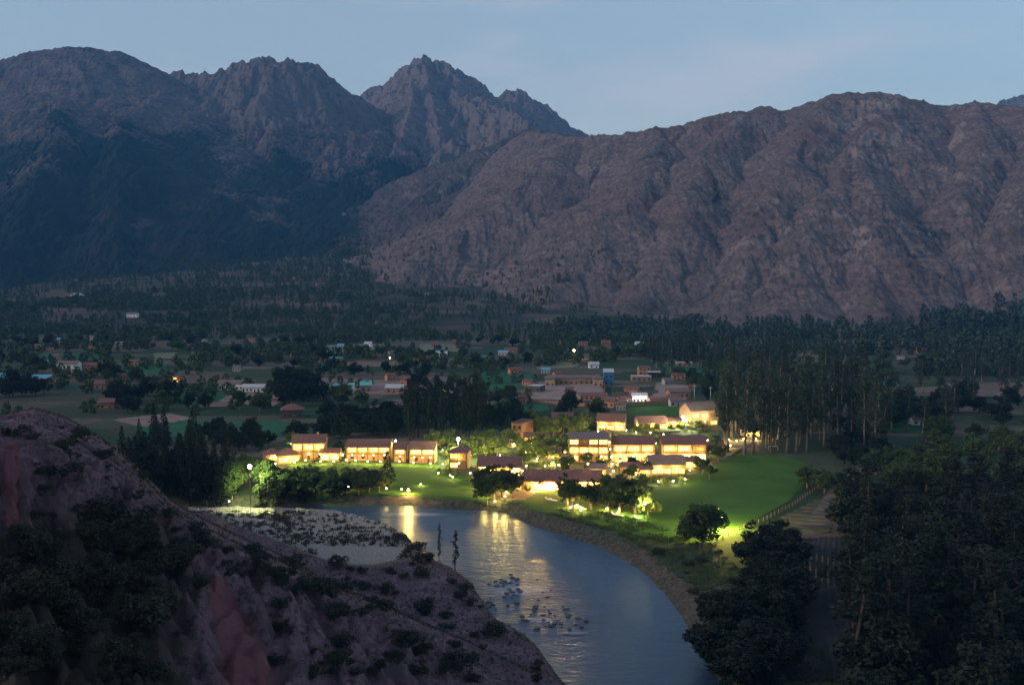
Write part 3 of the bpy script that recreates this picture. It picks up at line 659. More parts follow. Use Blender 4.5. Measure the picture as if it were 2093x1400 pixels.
def building(name, label, cat, u, v, w, d, storeys=1, sh=3.1, yaw=0.0, roof='gable', rm='tile', wm='adobe', win=None, lit=False, group=None, balcony=False, rise=None, porch=False, chimney=False, front_light=0, wsize=None, dark=(), fl_power=110):
    x, y, _ = gp(u, v); z = gh(x, y)
    root = empty(name, (x, y, z), R(yaw), label, cat, group)
    H = storeys * sh; rise = rise if rise is not None else d * .28
    m = MB().box(-w / 2, w / 2, -d / 2, d / 2, -.6, H)
    if roof == 'gable': gable_fill(m, w, d, H, rise)
    link('wall', m.mesh('wall'), M[wm], root)
    rf = {'gable': gable, 'hip': hip}.get(roof)
    if roof == 'flat': rmh = flat(w, d, H)
    elif roof == 'hip': rmh = hip(w, d, H + .19, rise)
    else: rmh = gable(w, d, H + .02, rise)
    ro = link('roof', rmh.mesh('roof'), M[rm], root)
    if chimney: link('chimney', MB().box(w * .22, w * .22 + .8, -.4, .4, H + rise * .4, H + rise + 1.0).mesh('chimney'), M['brick'], ro)
    nb = win if win is not None else max(1, int(w / 4))
    ww, wh = wsize or ((3.3, 1.75) if lit else (1.1, 1.1))
    ww = min(ww, w / nb * .76)
    for s in range(storeys):
        for i in range(nb):
            xx = -w / 2 + w * (i + .5) / nb
            lt = lit and s not in dark
            if s == 0 and i == nb // 2 and not lt:
                dm = cached(('door',), lambda: MB().box(-.5, .5, -.08, -.004, 0, 2.1).mesh('door'))
                do = link('door', dm, None, root); do.location = (xx, -d / 2, 0)
                if not dm.materials: dm.materials.append(M['wood'])
                continue
            window(root, xx, -d / 2 - .002, s * sh + (.75 if lt else 1.0), ww if lt or not lit else 1.2, wh if lt or not lit else 1.3, lt)
        if balcony and s > 0 or (porch and s == 0):
            yb = -d / 2 - 1.9
            link('balcony', MB().box(-w / 2, w / 2, yb, -d / 2 - .003, s * sh - .12, s * sh + .06).mesh('balcony'), M['wood' if s else 'stone'], root)
            r = MB(); r.box(-w / 2, w / 2, yb, yb + .08, s * sh + .95, s * sh + 1.05)
            n = int(w / 1.1)
            for i in range(n + 1):
                X = -w / 2 + .04 + (w - .08) * i / n; r.box(X - .04, X + .04, yb + .01, yb + .07, s * sh + .06, s * sh + .95)
            if s: link('railing', r.mesh('railing'), M['wood'], root)
    if balcony:
        for i in range(nb + 1):
            X = -w / 2 + .2 + (w - .4) * i / nb
            c = cached(('post', round(H, 1), round(d, 1)), lambda: MB().box(-.16, .16, -.16, .16, 0, H).mesh('post'))
            po = link('post', c, None, root); po.location = (X, -d / 2 - 2.1, 0)
            if not c.materials: c.materials.append(M['wood'])
        e = MB(); e.quad((-w / 2 - .4, -d / 2 - 2.5, H - .35), (w / 2 + .4, -d / 2 - 2.5, H - .35), (w / 2 + .4, -d / 2 - .49, H + .01), (-w / 2 - .4, -d / 2 - .49, H + .01))
        e.quad((-w / 2 - .4, -d / 2 - .49, H + .14), (w / 2 + .4, -d / 2 - .49, H + .14), (w / 2 + .4, -d / 2 - 2.5, H - .22), (-w / 2 - .4, -d / 2 - 2.5, H - .22))
        e.quad((-w / 2 - .4, -d / 2 - 2.5, H - .22), (w / 2 + .4, -d / 2 - 2.5, H - .22), (w / 2 + .4, -d / 2 - 2.5, H - .35), (-w / 2 - .4, -d / 2 - 2.5, H - .35))
        link('eave', e.mesh('eave'), M[rm], root)
    for i in range(front_light):
        plight(root, (-w / 2 + w * (i + .5) / front_light, -d / 2 - 1.6, min(H - .9, 5.0)), fl_power, (1, .62, .15), .35)
        sconce = cached(('sconce',), lambda: MB().ball((0, 0, 0), .2).mesh('wall_lamp', True))
        so = link('wall_lamp', sconce, None, root); so.location = (-w / 2 + w * (i + .5) / front_light, -d / 2 - .3, min(H - .7, 2.5))
        if not sconce.materials: sconce.materials.append(M['bulb'])
    return root
NL = [0]
LP = 3.4
def plight(parent, loc, power, col, rad=.3):
    l = bpy.data.lights.new('lamp_light', 'POINT'); l.energy = power * LP; l.color = col; l.shadow_soft_size = rad
    o = bpy.data.objects.new('lamp_light', l); COL.objects.link(o); o.parent = parent; o.location = loc; NL[0] += 1
    return o

LG = 'lit lodge buildings of the hotel'
building('lodge', 'lit two storey lodge end with raised tiled roof, beside the green lit tree', 'lodge', 634, 936, 14, 9, 2, 3.9, 4, 'gable', 'tile', 'cream', 3, True, LG, True, chimney=True, front_light=3, dark=(0,))
building('lodge', 'low lit veranda with timber posts linking the lodge end to the long row', 'veranda', 676, 940, 8, 6, 1, 3.4, 2, 'gable', 'tile', 'adobe', 2, True, LG, front_light=2)
building('lodge', 'small round roofed lit cottage west of the two storey lodge end', 'cottage', 588, 944, 9, 7, 1, 3.4, 20, 'hip', 'tile', 'adobe', 2, True, LG, front_light=1, rise=2.6)
building('lodge', 'smallest lit cottage at the far west end of the lodge row', 'cottage', 556, 941, 6.5, 6, 1, 3.2, 28, 'hip', 'tile', 'adobe', 1, True, LG, front_light=1, rise=2.2)
building('lodge', 'low lit lodge wing with long plain roof, between two dark gaps of the row', 'lodge', 756, 938, 18.5, 8, 2, 3.2, -1, 'gable', 'tile', 'adobe', 4, True, LG, True, front_light=4, dark=(0,))
building('lodge', 'narrow lit lodge wing next to the flood lamp post', 'lodge', 820, 940, 4.8, 7, 2, 2.9, -1, 'gable', 'tile', 'adobe', 1, True, LG, True, front_light=1, dark=(0,))
building('lodge', 'east end wing of the lit lodge row with a wide window', 'lodge', 866, 942, 10.5, 8, 2, 3.2, -3, 'gable', 'tile', 'adobe', 2, True, LG, True, front_light=3, dark=(0,), wsize=(4.2, 1.75))
building('lodge', 'small square lit pavilion under the yellow starry flood lamp', 'pavilion', 941, 955, 7.5, 7, 2, 3.7, -8, 'hip', 'tile', 'cream', 2, True, LG, True, rise=1.6, front_light=1)
building('lodge', 'two storey lit guest block with full width balconies above the river', 'guest block', 1022, 986, 16, 9, 2, 3.8, -3, 'gable', 'tile', 'cream', 4, True, LG, True, front_light=3, fl_power=2200)
building('lodge', 'three storey lit guest block with stacked bright balconies', 'guest block', 1202, 940, 16.5, 10, 3, 3.5, -2, 'gable', 'tile_grey', 'cream', 4, True, LG, True, rise=1.6, front_light=3)
building('lodge', 'long lit lodge wing east of the garden path with dark tiled roof', 'lodge', 1292, 940, 17.5, 9, 2, 4.0, 2, 'gable', 'tile', 'adobe', 3, True, LG, True, front_light=3, dark=(0,), wsize=(4.6, 1.8))
building('lodge', 'easternmost long lit lodge wing nearest the entrance drive', 'lodge', 1394, 940, 18.5, 9, 2, 4.0, 0, 'gable', 'tile', 'adobe', 3, True, LG, True, front_light=4, dark=(0,), wsize=(5.0, 1.8))
building('lodge', 'single storey lit lounge with purple grey roof in front of the east wings', 'lounge', 1360, 966, 14, 9, 1, 4.0, 2, 'gable', 'tile_grey', 'cream', 5, True, LG, front_light=2, rise=3.2)
building('lodge', 'small reddish lit cottage below the east wing beside the garden path', 'cottage', 1288, 968, 8, 6, 1, 3.0, -6, 'gable', 'tile', 'adobe', 2, True, LG, front_light=1)
building('lodge', 'tiny lit cottage between the lounge and the reddish cottage', 'cottage', 1318, 972, 5, 5, 1, 2.8, 4, 'gable', 'tile', 'adobe', 1, True, LG, front_light=1)
building('lodge', 'narrow lit spa house behind the restaurant turret', 'cottage', 1222, 972, 6, 6, 1, 3.2, -10, 'gable', 'tile_grey', 'cream', 2, True, LG, front_light=1)
building('lodge', 'lit staff house half hidden above the lamp chain', 'house', 1096, 905, 11, 7, 1, 3.0, -6, 'gable', 'tile', 'adobe', 3, True, LG, front_light=1)
building('lodge', 'lit terrace house stepping down from the east wing to the lounge', 'terrace house', 1405, 956, 9, 6, 1, 3.0, 6, 'gable', 'tile', 'cream', 3, True, LG, front_light=1)
building('lodge', 'lit gatehouse at the head of the entrance drive', 'gatehouse', 1462, 925, 7, 6, 1, 3.0, 14, 'gable', 'tile', 'adobe', 2, True, LG, front_light=1)
building('lodge', 'lit cottage tucked between the upper cottage and the flood lit hall', 'cottage', 1374, 872, 9, 6, 1, 3.0, 4, 'gable', 'tile', 'adobe', 2, True, LG, front_light=1)
building('lodge', 'lit garden house in the trees west of the three storey block', 'garden house', 1128, 934, 8, 6, 1, 3.0, -10, 'gable', 'tile', 'cream', 2, True, LG, front_light=1)
rest = building('lodge', 'wide low restaurant hall with arched glowing gable and purple tiled roof', 'restaurant', 1150, 996, 29, 10, 1, 3.2, -2, 'gable', 'tile', 'adobe', 9, True, LG, front_light=3, fl_power=1400, rise=3.4, wsize=(1.9, 2.2))
# arched glowing gable porch and a small ridge peak on the restaurant
def arch_mesh(w, h, t, z0=0):
    m = MB(); n = 12; pts = [(-w / 2, 0)] + [(-w / 2 * math.cos(math.pi * i / n), z0 + h * math.sin(math.pi * i / n)) for i in range(n + 1)] + [(w / 2, 0)]
    k = len(pts); m.v = [(a, 0, b) for a, b in pts] + [(a, t, b) for a, b in pts]
    m.f = [tuple(range(k)), tuple(reversed(range(k, 2 * k)))] + [(i, (i + 1) % k, k + (i + 1) % k, k + i) for i in range(k)]
    return m
M['arch_glow'] = emit('arch_glow', (1, .42, .08), 14)
aw = link('arched_window', arch_mesh(6.4, 2.6, .2, .4).mesh('arched_window'), M['arch_glow'], rest); aw.location = (-5.0, -6.6, .3)
gp_ = MB(); gp_.box(-9.1, -.9, -6.38, -5.01, -.3, 2.2)
link('porch_wall', gp_.mesh('porch_wall'), M['cream'], rest)
gr = MB()
for s in (-1, 1):
    a = [(-5, -7.4, 4.7), (-5, -1.6, 4.7), (-5 + s * 4.9, -1.6, 2.3), (-5 + s * 4.9, -7.4, 2.3)]
    n = len(gr.v); gr.v += a + [(x, y, z + .2) for x, y, z in a]
    gr.f += [tuple(n + i for i in q) for q in ((0, 1, 2, 3), (7, 6, 5, 4), (0, 4, 5, 1), (1, 5, 6, 2), (2, 6, 7, 3), (3, 7, 4, 0))]
link('porch_roof', gr.mesh('porch_roof'), M['tile'], rest)
pk = MB(); pk.v = [(6.5, -2.2, 5.2), (11.5, -2.2, 5.2), (11.5, 2.2, 5.2), (6.5, 2.2, 5.2), (9, 0, 8.2)]; pk.f = [(0, 1, 4), (1, 2, 4), (2, 3, 4), (3, 0, 4), (3, 2, 1, 0)]
link('ridge_turret', pk.mesh('ridge_turret'), M['tile'], rest)
building('lodge', 'upper lit house with yellow wall and forked purple gable north of the lodges', 'house', 1250, 878, 14, 10, 1, 4.6, -12, 'gable', 'tile', 'cream', 3, True, LG, front_light=2, rise=3.6)
building('lodge', 'upper lit cottage with glowing orange porch next to the forked gable house', 'house', 1330, 876, 15, 9, 1, 3.6, 8, 'gable', 'tile', 'cream', 3, True, LG, front_light=1, rise=2.8)
building('lodge', 'big sand coloured hall washed by a bright flood lamp near the tall eucalyptus', 'hall', 1428, 868, 16, 13, 2, 4.0, 18, 'gable', 'tile_grey', 'cream', 3, True, LG, front_light=1, rise=4)
building('lodge', 'low lit shed glowing orange behind the eucalyptus trunks', 'shed', 1533, 892, 8.5, 5, 1, 3, 5, 'gable', 'tile', 'adobe', 2, True, LG, front_light=1)
VB = 'houses of the village across the valley'
def house(label, u, v, wpx, d=8, st=1, sh=2.8, yaw=0, roof='gable', rm='tile', wm='adobe', win=None, cat='house', name='house', rise=None, chimney=False):
    X, Y, _ = gp(u, v); w = max(3.0, wpx * Y / F)
    return building(name, label, cat, u, v, w, d, st, sh, yaw, roof, rm, wm, win if win is not None else min(9, max(2, int(w / 3.4))), False, VB, rise=rise, chimney=chimney)
house('unlit two storey orange brick block with dark openings west of the guest blocks', 1068, 890, 24, 14, 2, 3.6, -24, 'flat', 'tile', 'brick', 2)
house('unlit brick house with white upper wall behind the garden trees', 1150, 864, 42, 8, 1, 3.4, -4, 'gable', 'tile', 'brick', 4)
house('unlit grey roofed lean-to below the white walled brick house', 1125, 880, 44, 8, 1, 2.8, -10, 'gable', 'tile_grey', 'adobe', 3)
house('lone hip roofed stone cottage in the green field', 598, 852, 44, 10, 1, 4.4, 12, 'hip', 'tile', 'stone', 3, rise=2.8)
house('small tiled adobe cottage behind the near slope', 220, 834, 30, 8, 1, 3.6, 10, 'gable', 'tile', 'adobe', 2)
house('white walled barn with pale roof next to the dark eucalyptus grove', 818, 846, 28, 9, 1, 3.4, -18, 'gable', 'tin_white', 'white', 2)
house('long white shed with bright gable north of the eucalyptus grove', 925, 806, 46, 8, 1, 4.0, -14, 'gable', 'tile_grey', 'white', 4)
house('school wing with orange end walls and a dark arcade', 1172, 784, 104, 9, 1, 4.6, -1, 'gable', 'tile_grey', 'adobe', 10, rise=1.8)
house('ochre end pavilion at the west of the school', 1124, 788, 20, 9, 1, 5.4, -2, 'hip', 'tile_grey', 'cream', 2)
house('ochre end pavilion joining the blue tower', 1222, 788, 20, 9, 1, 5.4, -2, 'hip', 'tile_grey', 'cream', 2)
house('tall blue tower with white arched top at the school', 1243, 786, 19, 8, 2, 4.6, 0, 'gable', 'tin_white', 'blue', 2, cat='tower', name='tower')
house('grey open barn frame west of the school yard', 1097, 800, 26, 9, 1, 4.2, -25, 'flat', 'tin_white', 'stone', 3, cat='barn', name='barn')
house('pink brick house with flat parapet above the yard', 1316, 766, 24, 9, 2, 3.2, 0, 'flat', 'tile', 'brick', 3)
house('long low house with a pale blue edge beside the pink brick house', 1310, 778, 40, 8, 1, 3.4, 0, 'flat', 'tin_white', 'adobe', 4)
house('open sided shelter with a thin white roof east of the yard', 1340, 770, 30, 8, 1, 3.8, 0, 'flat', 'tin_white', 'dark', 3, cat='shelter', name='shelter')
house('bright white house with blue trim and small porch below the yard', 1306, 822, 30, 7, 1, 4.0, 2, 'gable', 'tin_white', 'white', 4)
house('low adobe row with white doors in the middle of the yard', 1212, 818, 56, 6, 1, 3.0, 2, 'gable', 'tile', 'brick', 6)
house('long orange brick wall-like row east of the white porch house', 1358, 824, 66, 6, 1, 3.2, 4, 'flat', 'tile', 'brick', 6)
house('orange brick house on the rise above the long brick row', 1385, 812, 44, 7, 1, 3.8, 12, 'gable', 'tile_grey', 'brick', 4)
house('small white house on the slope above the school', 1213, 752, 20, 7, 1, 3.2, 3, 'gable', 'tin_white', 'white', 2)
house('tiny pink house hidden in trees north of the school', 1238, 706, 18, 8, 1, 3.4, 0, 'gable', 'tile', 'brick', 2)
house('white gabled house in the trees with an orange base', 1306, 712, 16, 8, 1, 5, 0, 'gable', 'tin_white', 'white', 1)
house('long pale roofed shed at the treeline east of the school', 1398, 748, 32, 8, 1, 3.2, 0, 'flat', 'tin_white', 'adobe', 3, cat='shed', name='shed')
house('brown tiled house west of the orange street lamp', 1044, 722, 26, 8, 1, 3.6, 0, 'gable', 'tile', 'adobe', 3)
house('small bluish roofed house near the centre trees', 990, 740, 22, 8, 1, 3.2, 0, 'gable', 'tin_blue', 'white', 2)
house('white walled house under the far pasture', 902, 730, 24, 8, 1, 3.6, 2, 'gable', 'tin_white', 'white', 3)
house('white cottage east of the pale pasture', 753, 710, 14, 8, 1, 4, -10, 'gable', 'tin_white', 'white', 1)
house('long shed with a thin turquoise roof over the green field', 682, 738, 36, 8, 1, 3.0, 0, 'flat', 'tin_teal', 'adobe', 3, cat='shed', name='shed')
house('turquoise roofed house with bright white wall in the middle of the valley', 688, 802, 26, 8, 1, 4.0, -6, 'hip', 'tin_teal', 'white', 3)
house('narrow turquoise house between two dark trees', 719, 800, 11, 6, 1, 4.0, 0, 'gable', 'tin_teal', 'white', 1)
house('turquoise roofed house with sloping wing', 748, 798, 22, 8, 1, 3.8, 8, 'gable', 'tin_teal', 'adobe', 2)
house('pale roofed house east of the turquoise ones', 808, 802, 36, 8, 1, 3.4, -4, 'gable', 'tin_white', 'adobe', 3)
house('brick house with a peaked roof above the pale roofed one', 832, 786, 22, 8, 1, 4.2, -12, 'gable', 'tile', 'brick', 2)
house('long white arcade with blue windows along the lane', 478, 796, 60, 8, 1, 4.4, -3, 'gable', 'tile_grey', 'white', 8)
house('lower white arcade continuing along the lane', 520, 800, 46, 7, 1, 3.2, -3, 'gable', 'tin_white', 'white', 6)
house('dark roofed house beside the small lit window', 330, 790, 44, 8, 1, 3.6, 0, 'gable', 'tile_grey', 'adobe', 3)
house('two storey brick house with a lit orange corner', 360, 788, 24, 8, 2, 3.0, 0, 'flat', 'tile', 'brick', 2)
house('tan house among the western trees', 208, 794, 22, 8, 1, 3.4, 4, 'gable', 'tile', 'adobe', 2)
house('white two storey house in the western hamlet', 142, 760, 42, 9, 2, 3.2, 0, 'gable', 'tile_grey', 'white', 4)
house('pink walled house next to the western two storey house', 186, 758, 26, 8, 1, 4.4, 3, 'gable', 'tile', 'brick', 3)
house('small square tiled kiosk above the western hamlet', 118, 735, 16, 7, 1, 3.8, 0, 'hip', 'tile_grey', 'adobe', 2)
house('bright blue roofed shed at the far west edge', 12, 782, 44, 10, 1, 4.4, 6, 'gable', 'tin_blue', 'white', 4, cat='shed', name='shed')
house('long blue roofed shed beside the western trees', 84, 784, 44, 9, 1, 4.0, 6, 'gable', 'tin_blue', 'adobe', 4, cat='shed', name='shed')
house('white dome shaped greenhouse at the foot of the blue mountain', 160, 652, 22, 12, 1, 5, 0, 'hip', 'tin_white', 'white', 2, cat='greenhouse', name='greenhouse')
house('pale farmhouse on the slope above the dark western trees', 272, 668, 22, 9, 1, 5, 3, 'gable', 'tile_grey', 'white', 2)
house('blue white house by the lane behind the eastern trees', 1815, 800, 30, 8, 1, 4.2, -3, 'gable', 'tin_blue', 'white', 3)
house('flat roofed pale shed between the tall eucalyptus', 1705, 798, 12, 6, 1, 4.0, 0, 'gable', 'tin_white', 'white', 1)
house('long pale tin roofed barn in the eastern fields', 1810, 856, 50, 8, 1, 2.8, 6, 'gable', 'tin_white', 'adobe', 4, cat='barn', name='barn')
house('small pink gabled house under the dark eastern trees', 1870, 868, 22, 8, 1, 3.0, 4, 'gable', 'tile', 'white', 2)
house('pale blue hut seen between eucalyptus trunks', 1648, 822, 14, 6, 1, 3.6, 0, 'gable', 'tin_blue', 'white', 1)
house('long pale farm building at the eastern mountain foot', 1880, 712, 84, 10, 1, 4.0, 0, 'gable', 'tin_white', 'adobe', 6, cat='barn', name='barn')
house('white walls glimpsed at the canyon mouth', 806, 600, 10, 9, 1, 4, 0, 'gable', 'tin_white', 'white', 1)
house('weathered hut at the edge of the sloping track', 1912, 905, 22, 7, 1, 3.0, 18, 'gable', 'tile_grey', 'adobe', 2)

def copies(root):
    out = [c for c in bpy.data.objects if c.parent == root]
    return out
FH = [(('tile_grey', 'pale'), 'pale walled'), (('tile', 'adobe'), 'tan walled'), (('tile', 'brick'), 'brick walled'), (('tin_blue', 'pale'), 'blue roofed')]
areas = [(60, 420, 690, 790, 'in the western fields', 14), (420, 760, 690, 760, 'north of the white arcade', 12), (760, 1120, 690, 765, 'in the central fields', 14), (1120, 1480, 696, 735, 'under the brown ridge', 12), (380, 900, 630, 682, 'on the fan below the canyon', 12), (1790, 2080, 700, 800, 'in the eastern fields', 8), (1000, 1430, 768, 846, 'in the plots round the school', 16), (620, 1000, 768, 850, 'between the grove and the turquoise houses', 9)]
protoh = {}
for ai, (u0, u1, v0, v1, where, n) in enumerate(areas):
    for i in range(n):
        (rm_, wm_), nm_ = FH[random.choice([0, 1, 1, 2, 2, 3 if ai < 3 else 0])]
        u, v = random.uniform(u0, u1), random.uniform(v0, v1); x, y, _ = gp(u, v); lb = 'small %s farmhouse %s' % (nm_, where)
        if nm_ not in protoh:
            protoh[nm_] = building('farmhouse', lb, 'farmhouse', u, v, random.uniform(8, 11), 6.5, 1, 3.4, random.uniform(-30, 30), 'gable', rm_, wm_, 3, False, lb); continue
        src = protoh[nm_]; c = src.copy(); COL.objects.link(c); c.location = (x, y, gh(x, y)); c.rotation_euler = (0, 0, R(random.uniform(-35, 35))); c.scale = (random.uniform(.55, 1.15), .8, random.uniform(.75, 1.1)); tag(c, lb, 'farmhouse', lb)
        for ch in copies(src):
            d = ch.copy(); COL.objects.link(d); d.parent = c
            for g in copies(ch): e_ = g.copy(); COL.objects.link(e_); e_.parent = d
# walls of the compounds
def wall_line(label, a, b, h=2.2, mt='adobe', nm='boundary_wall'):
    A_, B_ = gp(*a), gp(*b); L = math.dist(A_[:2], B_[:2]); n = max(2, int(L / 3))
    root = empty(nm, (A_[0], A_[1], 0), math.atan2(B_[1] - A_[1], B_[0] - A_[0]), label, 'wall', 'boundary walls')
    link('wall_body', MB().box(0, L, -.2, .2, -.6, h).mesh('wall_body'), M[mt], root)
    link('coping', MB().box(-.05, L + .05, -.3, .3, h + .003, h + .14).mesh('coping'), M['tile'], root)
wall_line('long adobe wall closing the south side of the school yard', (1075, 822), (1215, 832))
wall_line('low adobe wall along the lawn of the brick compound', (1250, 832), (1420, 822))
wall_line('adobe wall between the two halves of the yard', (1236, 788), (1236, 812))
wall_line('grey adobe wall bounding the empty plot east of the blue tower', (1252, 808), (1345, 804))
wall_line('short adobe wall west of the yard by the barn frame', (1072, 802), (1100, 786))

# fence along the track
fa, fb = [(1430, 1120), (1500, 1090), (1560, 1066), (1620, 1034), (1665, 1002), (1690, 975)], None
fr = empty('fence', gp(1430, 1120), 0, 'long post and rail fence curving along the lawn edge', 'fence')
px0 = gp(1430, 1120); pts = [gp(*p) for p in fa]; np_ = 0; postm = MB().box(-.09, .09, -.09, .09, -.3, 1.5).mesh('post'); postm.materials.append(M['fence'])
rail = MB()
for a, b in zip(pts[:-1], pts[1:]):
    L = math.dist(a[:2], b[:2]); n = max(1, int(L / 3.2))
    for i in range(n):
        t = i / n; X = a[0] + (b[0] - a[0]) * t; Y = a[1] + (b[1] - a[1]) * t
        if np_ < 95:
            po = link('post', postm, None, fr); po.location = (X - px0[0], Y - px0[1], gh(X, Y)); np_ += 1
    for z in (.7, 1.3): rail.tube([(a[0] - px0[0], a[1] - px0[1], gh(a[0], a[1]) + z), (b[0] - px0[0], b[1] - px0[1], gh(b[0], b[1]) + z)], [.05, .05], 4)
link('rail', rail.mesh('rail'), M['fence'], fr)

# ---------------------------------------------------------------- lamps
LAMPK = {}
def lamp_proto(kind):
    hgt, r, mt = {'garden': (1.1, .22, 'bulb'), 'path': (.9, .2, 'bulb'), 'up': (.5, .2, 'bulb')}[kind]
    po = MB().tube([(0, 0, -.2), (0, 0, hgt)], [.06, .05], 6).box(-.18, .18, -.18, .18, hgt, hgt + .05).mesh('post')
    hd = MB().ball((0, 0, hgt + .05 + r), r, 10, 6).mesh('globe', True)
    po.materials.append(M['metal']); hd.materials.append(M[mt])
    return po, hd, hgt + .05 + r
def garden_lamp(u, v, label, group, kind='garden', power=90, col=(1, .70, .17)):
    if kind not in LAMPK: LAMPK[kind] = lamp_proto(kind)
    po, hd, h = LAMPK[kind]
    vb = 560 + (v - 560) / (1 - h / 80)
    x, y, _ = gp(u, vb); z = gh(x, y)
    root = empty('garden_lamp', (x, y, z), 0, label, 'lamp', group)
    link('post', po, None, root); link('globe', hd, None, root)
    plight(root, (0, 0, h + .45), power, col, .3)
def lamps(label, group, pts, **k):
    for u, v in pts: garden_lamp(u, v, label, group, **k)
lamps('garden lamp glowing at the foot of the lit lodge row', 'garden lamps along the lodge row', [(563, 947), (602, 944), (625, 941), (655, 943), (682, 943), (727, 941), (752, 943), (777, 943), (816, 943), (845, 945), (880, 947)], power=300)
lamps('small lamp glowing on the long lawn below the lodge row', 'lamps on the long lawn', [(593, 982), (713, 994), (790, 998), (793, 982), (821, 1000), (896, 967), (920, 972), (961, 967)], power=60)
lamps('garden lamp beside the two storey guest block over the river', 'lamps around the river guest block', [(972, 990), (1062, 990), (1068, 962), (990, 1010), (1012, 1016), (1032, 1014)], power=180)
lamps('garden lamp in the chain climbing through the garden trees', 'lamps of the garden chain', [(1040, 938), (1058, 930), (1075, 924), (1096, 920), (1118, 915), (1140, 908), (1150, 899)], power=260, col=(1, .72, .22))
lamps('garden lamp on the lawn behind the restaurant roof', 'lamps behind the restaurant', [(1076, 952), (1084, 968), (1103, 967), (1114, 952), (1142, 950), (1162, 948), (1176, 962), (1202, 948)], power=170)
lamps('path lamp in the bright line east of the three storey block', 'lamps of the garden path', [(1222, 882), (1244, 889), (1246, 903), (1247, 917), (1250, 934), (1251, 948), (1254, 962), (1240, 976), (1262, 985), (1226, 955)], power=240)
lamps('ground lamp in the court below the east wings', 'lamps of the east court', [(1268, 942), (1284, 946), (1300, 940), (1330, 938), (1362, 938), (1397, 938), (1425, 939)], power=650, col=(1, .68, .2))
lamps('garden lamp in front of the single storey lounge', 'lamps in front of the lounge', [(1312, 985), (1345, 984), (1376, 983), (1300, 970), (1400, 978)], power=260, col=(1, .72, .25))
lamps('drive lamp in the row above the east wings', 'lamps along the upper drive', [(1330, 884), (1356, 887), (1378, 890), (1400, 893), (1422, 896), (1446, 899), (1468, 902), (1480, 914), (1493, 910), (1375, 872), (1350, 868)], power=150)
lamps('added ground spot glowing up into the trees of the garden west of the three storey block', 'added tree spots in the west garden', [(890, 930), (905, 918), (925, 935), (960, 925), (985, 918), (1000, 938), (1015, 905), (1030, 918), (1050, 908), (1085, 905), (1110, 898), (1128, 948), (1065, 940), (1098, 938), (1148, 918)], kind='up', power=420, col=(1, .78, .22))  # spots added to make the garden foliage glow
lamps('added ground spot glowing at the planted edge of the east lodges', 'added tree spots round the east lodges', [(1260, 895), (1280, 948), (1318, 944), (1350, 952), (1382, 946), (1412, 936), (1440, 942), (1452, 905), (1430, 900), (1490, 898), (1520, 897), (1545, 897), (1395, 868), (1365, 862), (1300, 884), (1208, 884), (1180, 884)], kind='up', power=330, col=(1, .72, .24))  # also added for more lit foliage
lamps('added ground spot on the planted bank below the long lawn', 'added tree spots on the river bank', [(590, 985), (640, 990), (690, 982), (560, 975), (860, 990), (1000, 1000), (1035, 1004)], kind='up', power=160, col=(1, .74, .2))  # added to brighten the bank planting
lamps('small added lamp among the shrubs between the lodges', 'small added lamps among the lodge shrubs', [(700, 930), (708, 940), (905, 948), (925, 975), (1010, 945), (1022, 930), (1130, 935), (1155, 925), (1160, 890), (1270, 905), (1290, 960), (1310, 958), (1340, 946), (1410, 960), (1432, 950), (1450, 925), (1340, 905), (1505, 900), (1225, 985), (1280, 880), (1300, 872)], power=130, col=(1, .70, .24))  # extra lamps added for a denser, warmer glow
lamps('ground spot shining up into the trees by the river lawn', 'tree spots by the river lawn', [(1176, 1034), (1187, 1043), (1240, 1040), (1264, 1046), (1166, 1037)], kind='up', power=330, col=(1, .62, .2))

def flood(u, v, h, label, power, col=(1, .80, .35), mt='bulb_white', r=.55, aim=None, cat='flood lamp', name='flood_lamp'):
    vb = 560 + (v - 560) / (1 - h / 80)
    x, y, _ = gp(u, vb); z = gh(x, y)
    root = empty(name, (x, y, z), 0, label, cat)
    link('pole', MB().tube([(0, 0, -.3), (0, 0, h - .2)], [.10, .06], 8).mesh('pole', True), M['metal'], root)
    link('bracket', MB().box(-.7, .7, -.1, .1, h - .2, h - .05).mesh('bracket'), M['metal'], root)
    hd = link('lamp_head', MB().ball((0, 0, h + r), r, 12, 8).mesh('lamp_head', True), M[mt], root)
    l = plight(root, (0, -r - .35, h + r) if aim is None else (aim[0] * (r + .3), aim[1] * (r + .3), h + r), power, col, .4)
    if aim:
        sd = bpy.data.lights.new('lamp_light', 'SPOT'); sd.energy = power * LP; sd.color = col; sd.spot_size = R(125); sd.spot_blend = .6; sd.shadow_soft_size = .4; l.data = sd
        l.rotation_euler = Vector(aim).to_track_quat('-Z', 'Y').to_euler()
    return root
flood(512, 943, 15.5, 'brilliant starry flood lamp on a pole over the western riverside trees', 10000, (.95, 1, .35), r=.6, aim=(.1, .62, -.75))
flood(937, 899, 9, 'yellow starry flood lamp on a pole above the square pavilion', 5200, (1, .88, .3), r=.6)
flood(835, 1003, 1.1, 'orange starry lamp at the river edge of the long lawn', 1000, (1, .62, .15), mt='bulb', r=.35)
flood(1318, 1030, 4.5, 'bright yellow flood lamp inside the glowing willow on the lawn', 3000, (1, .84, .20), r=.45)
flood(1396, 855, 6, 'white flood lamp washing the sand coloured hall', 5200, (1, .85, .5), r=.6)
flood(809, 901, 7, 'small amber lamp post behind the narrow lodge wing', 700, (1, .7, .2), mt='bulb', r=.3)
flood(1173, 718, 7, 'orange street lamp alone among the far trees', 1500, (1, .42, .08), mt='bulb_orange', r=.9, cat='street lamp', name='street_lamp')
flood(602, 913, 1.5, 'green tinted ground flood under the tree beside the lodge end', 900, (.35, 1, .45), mt='bulb', r=.3)
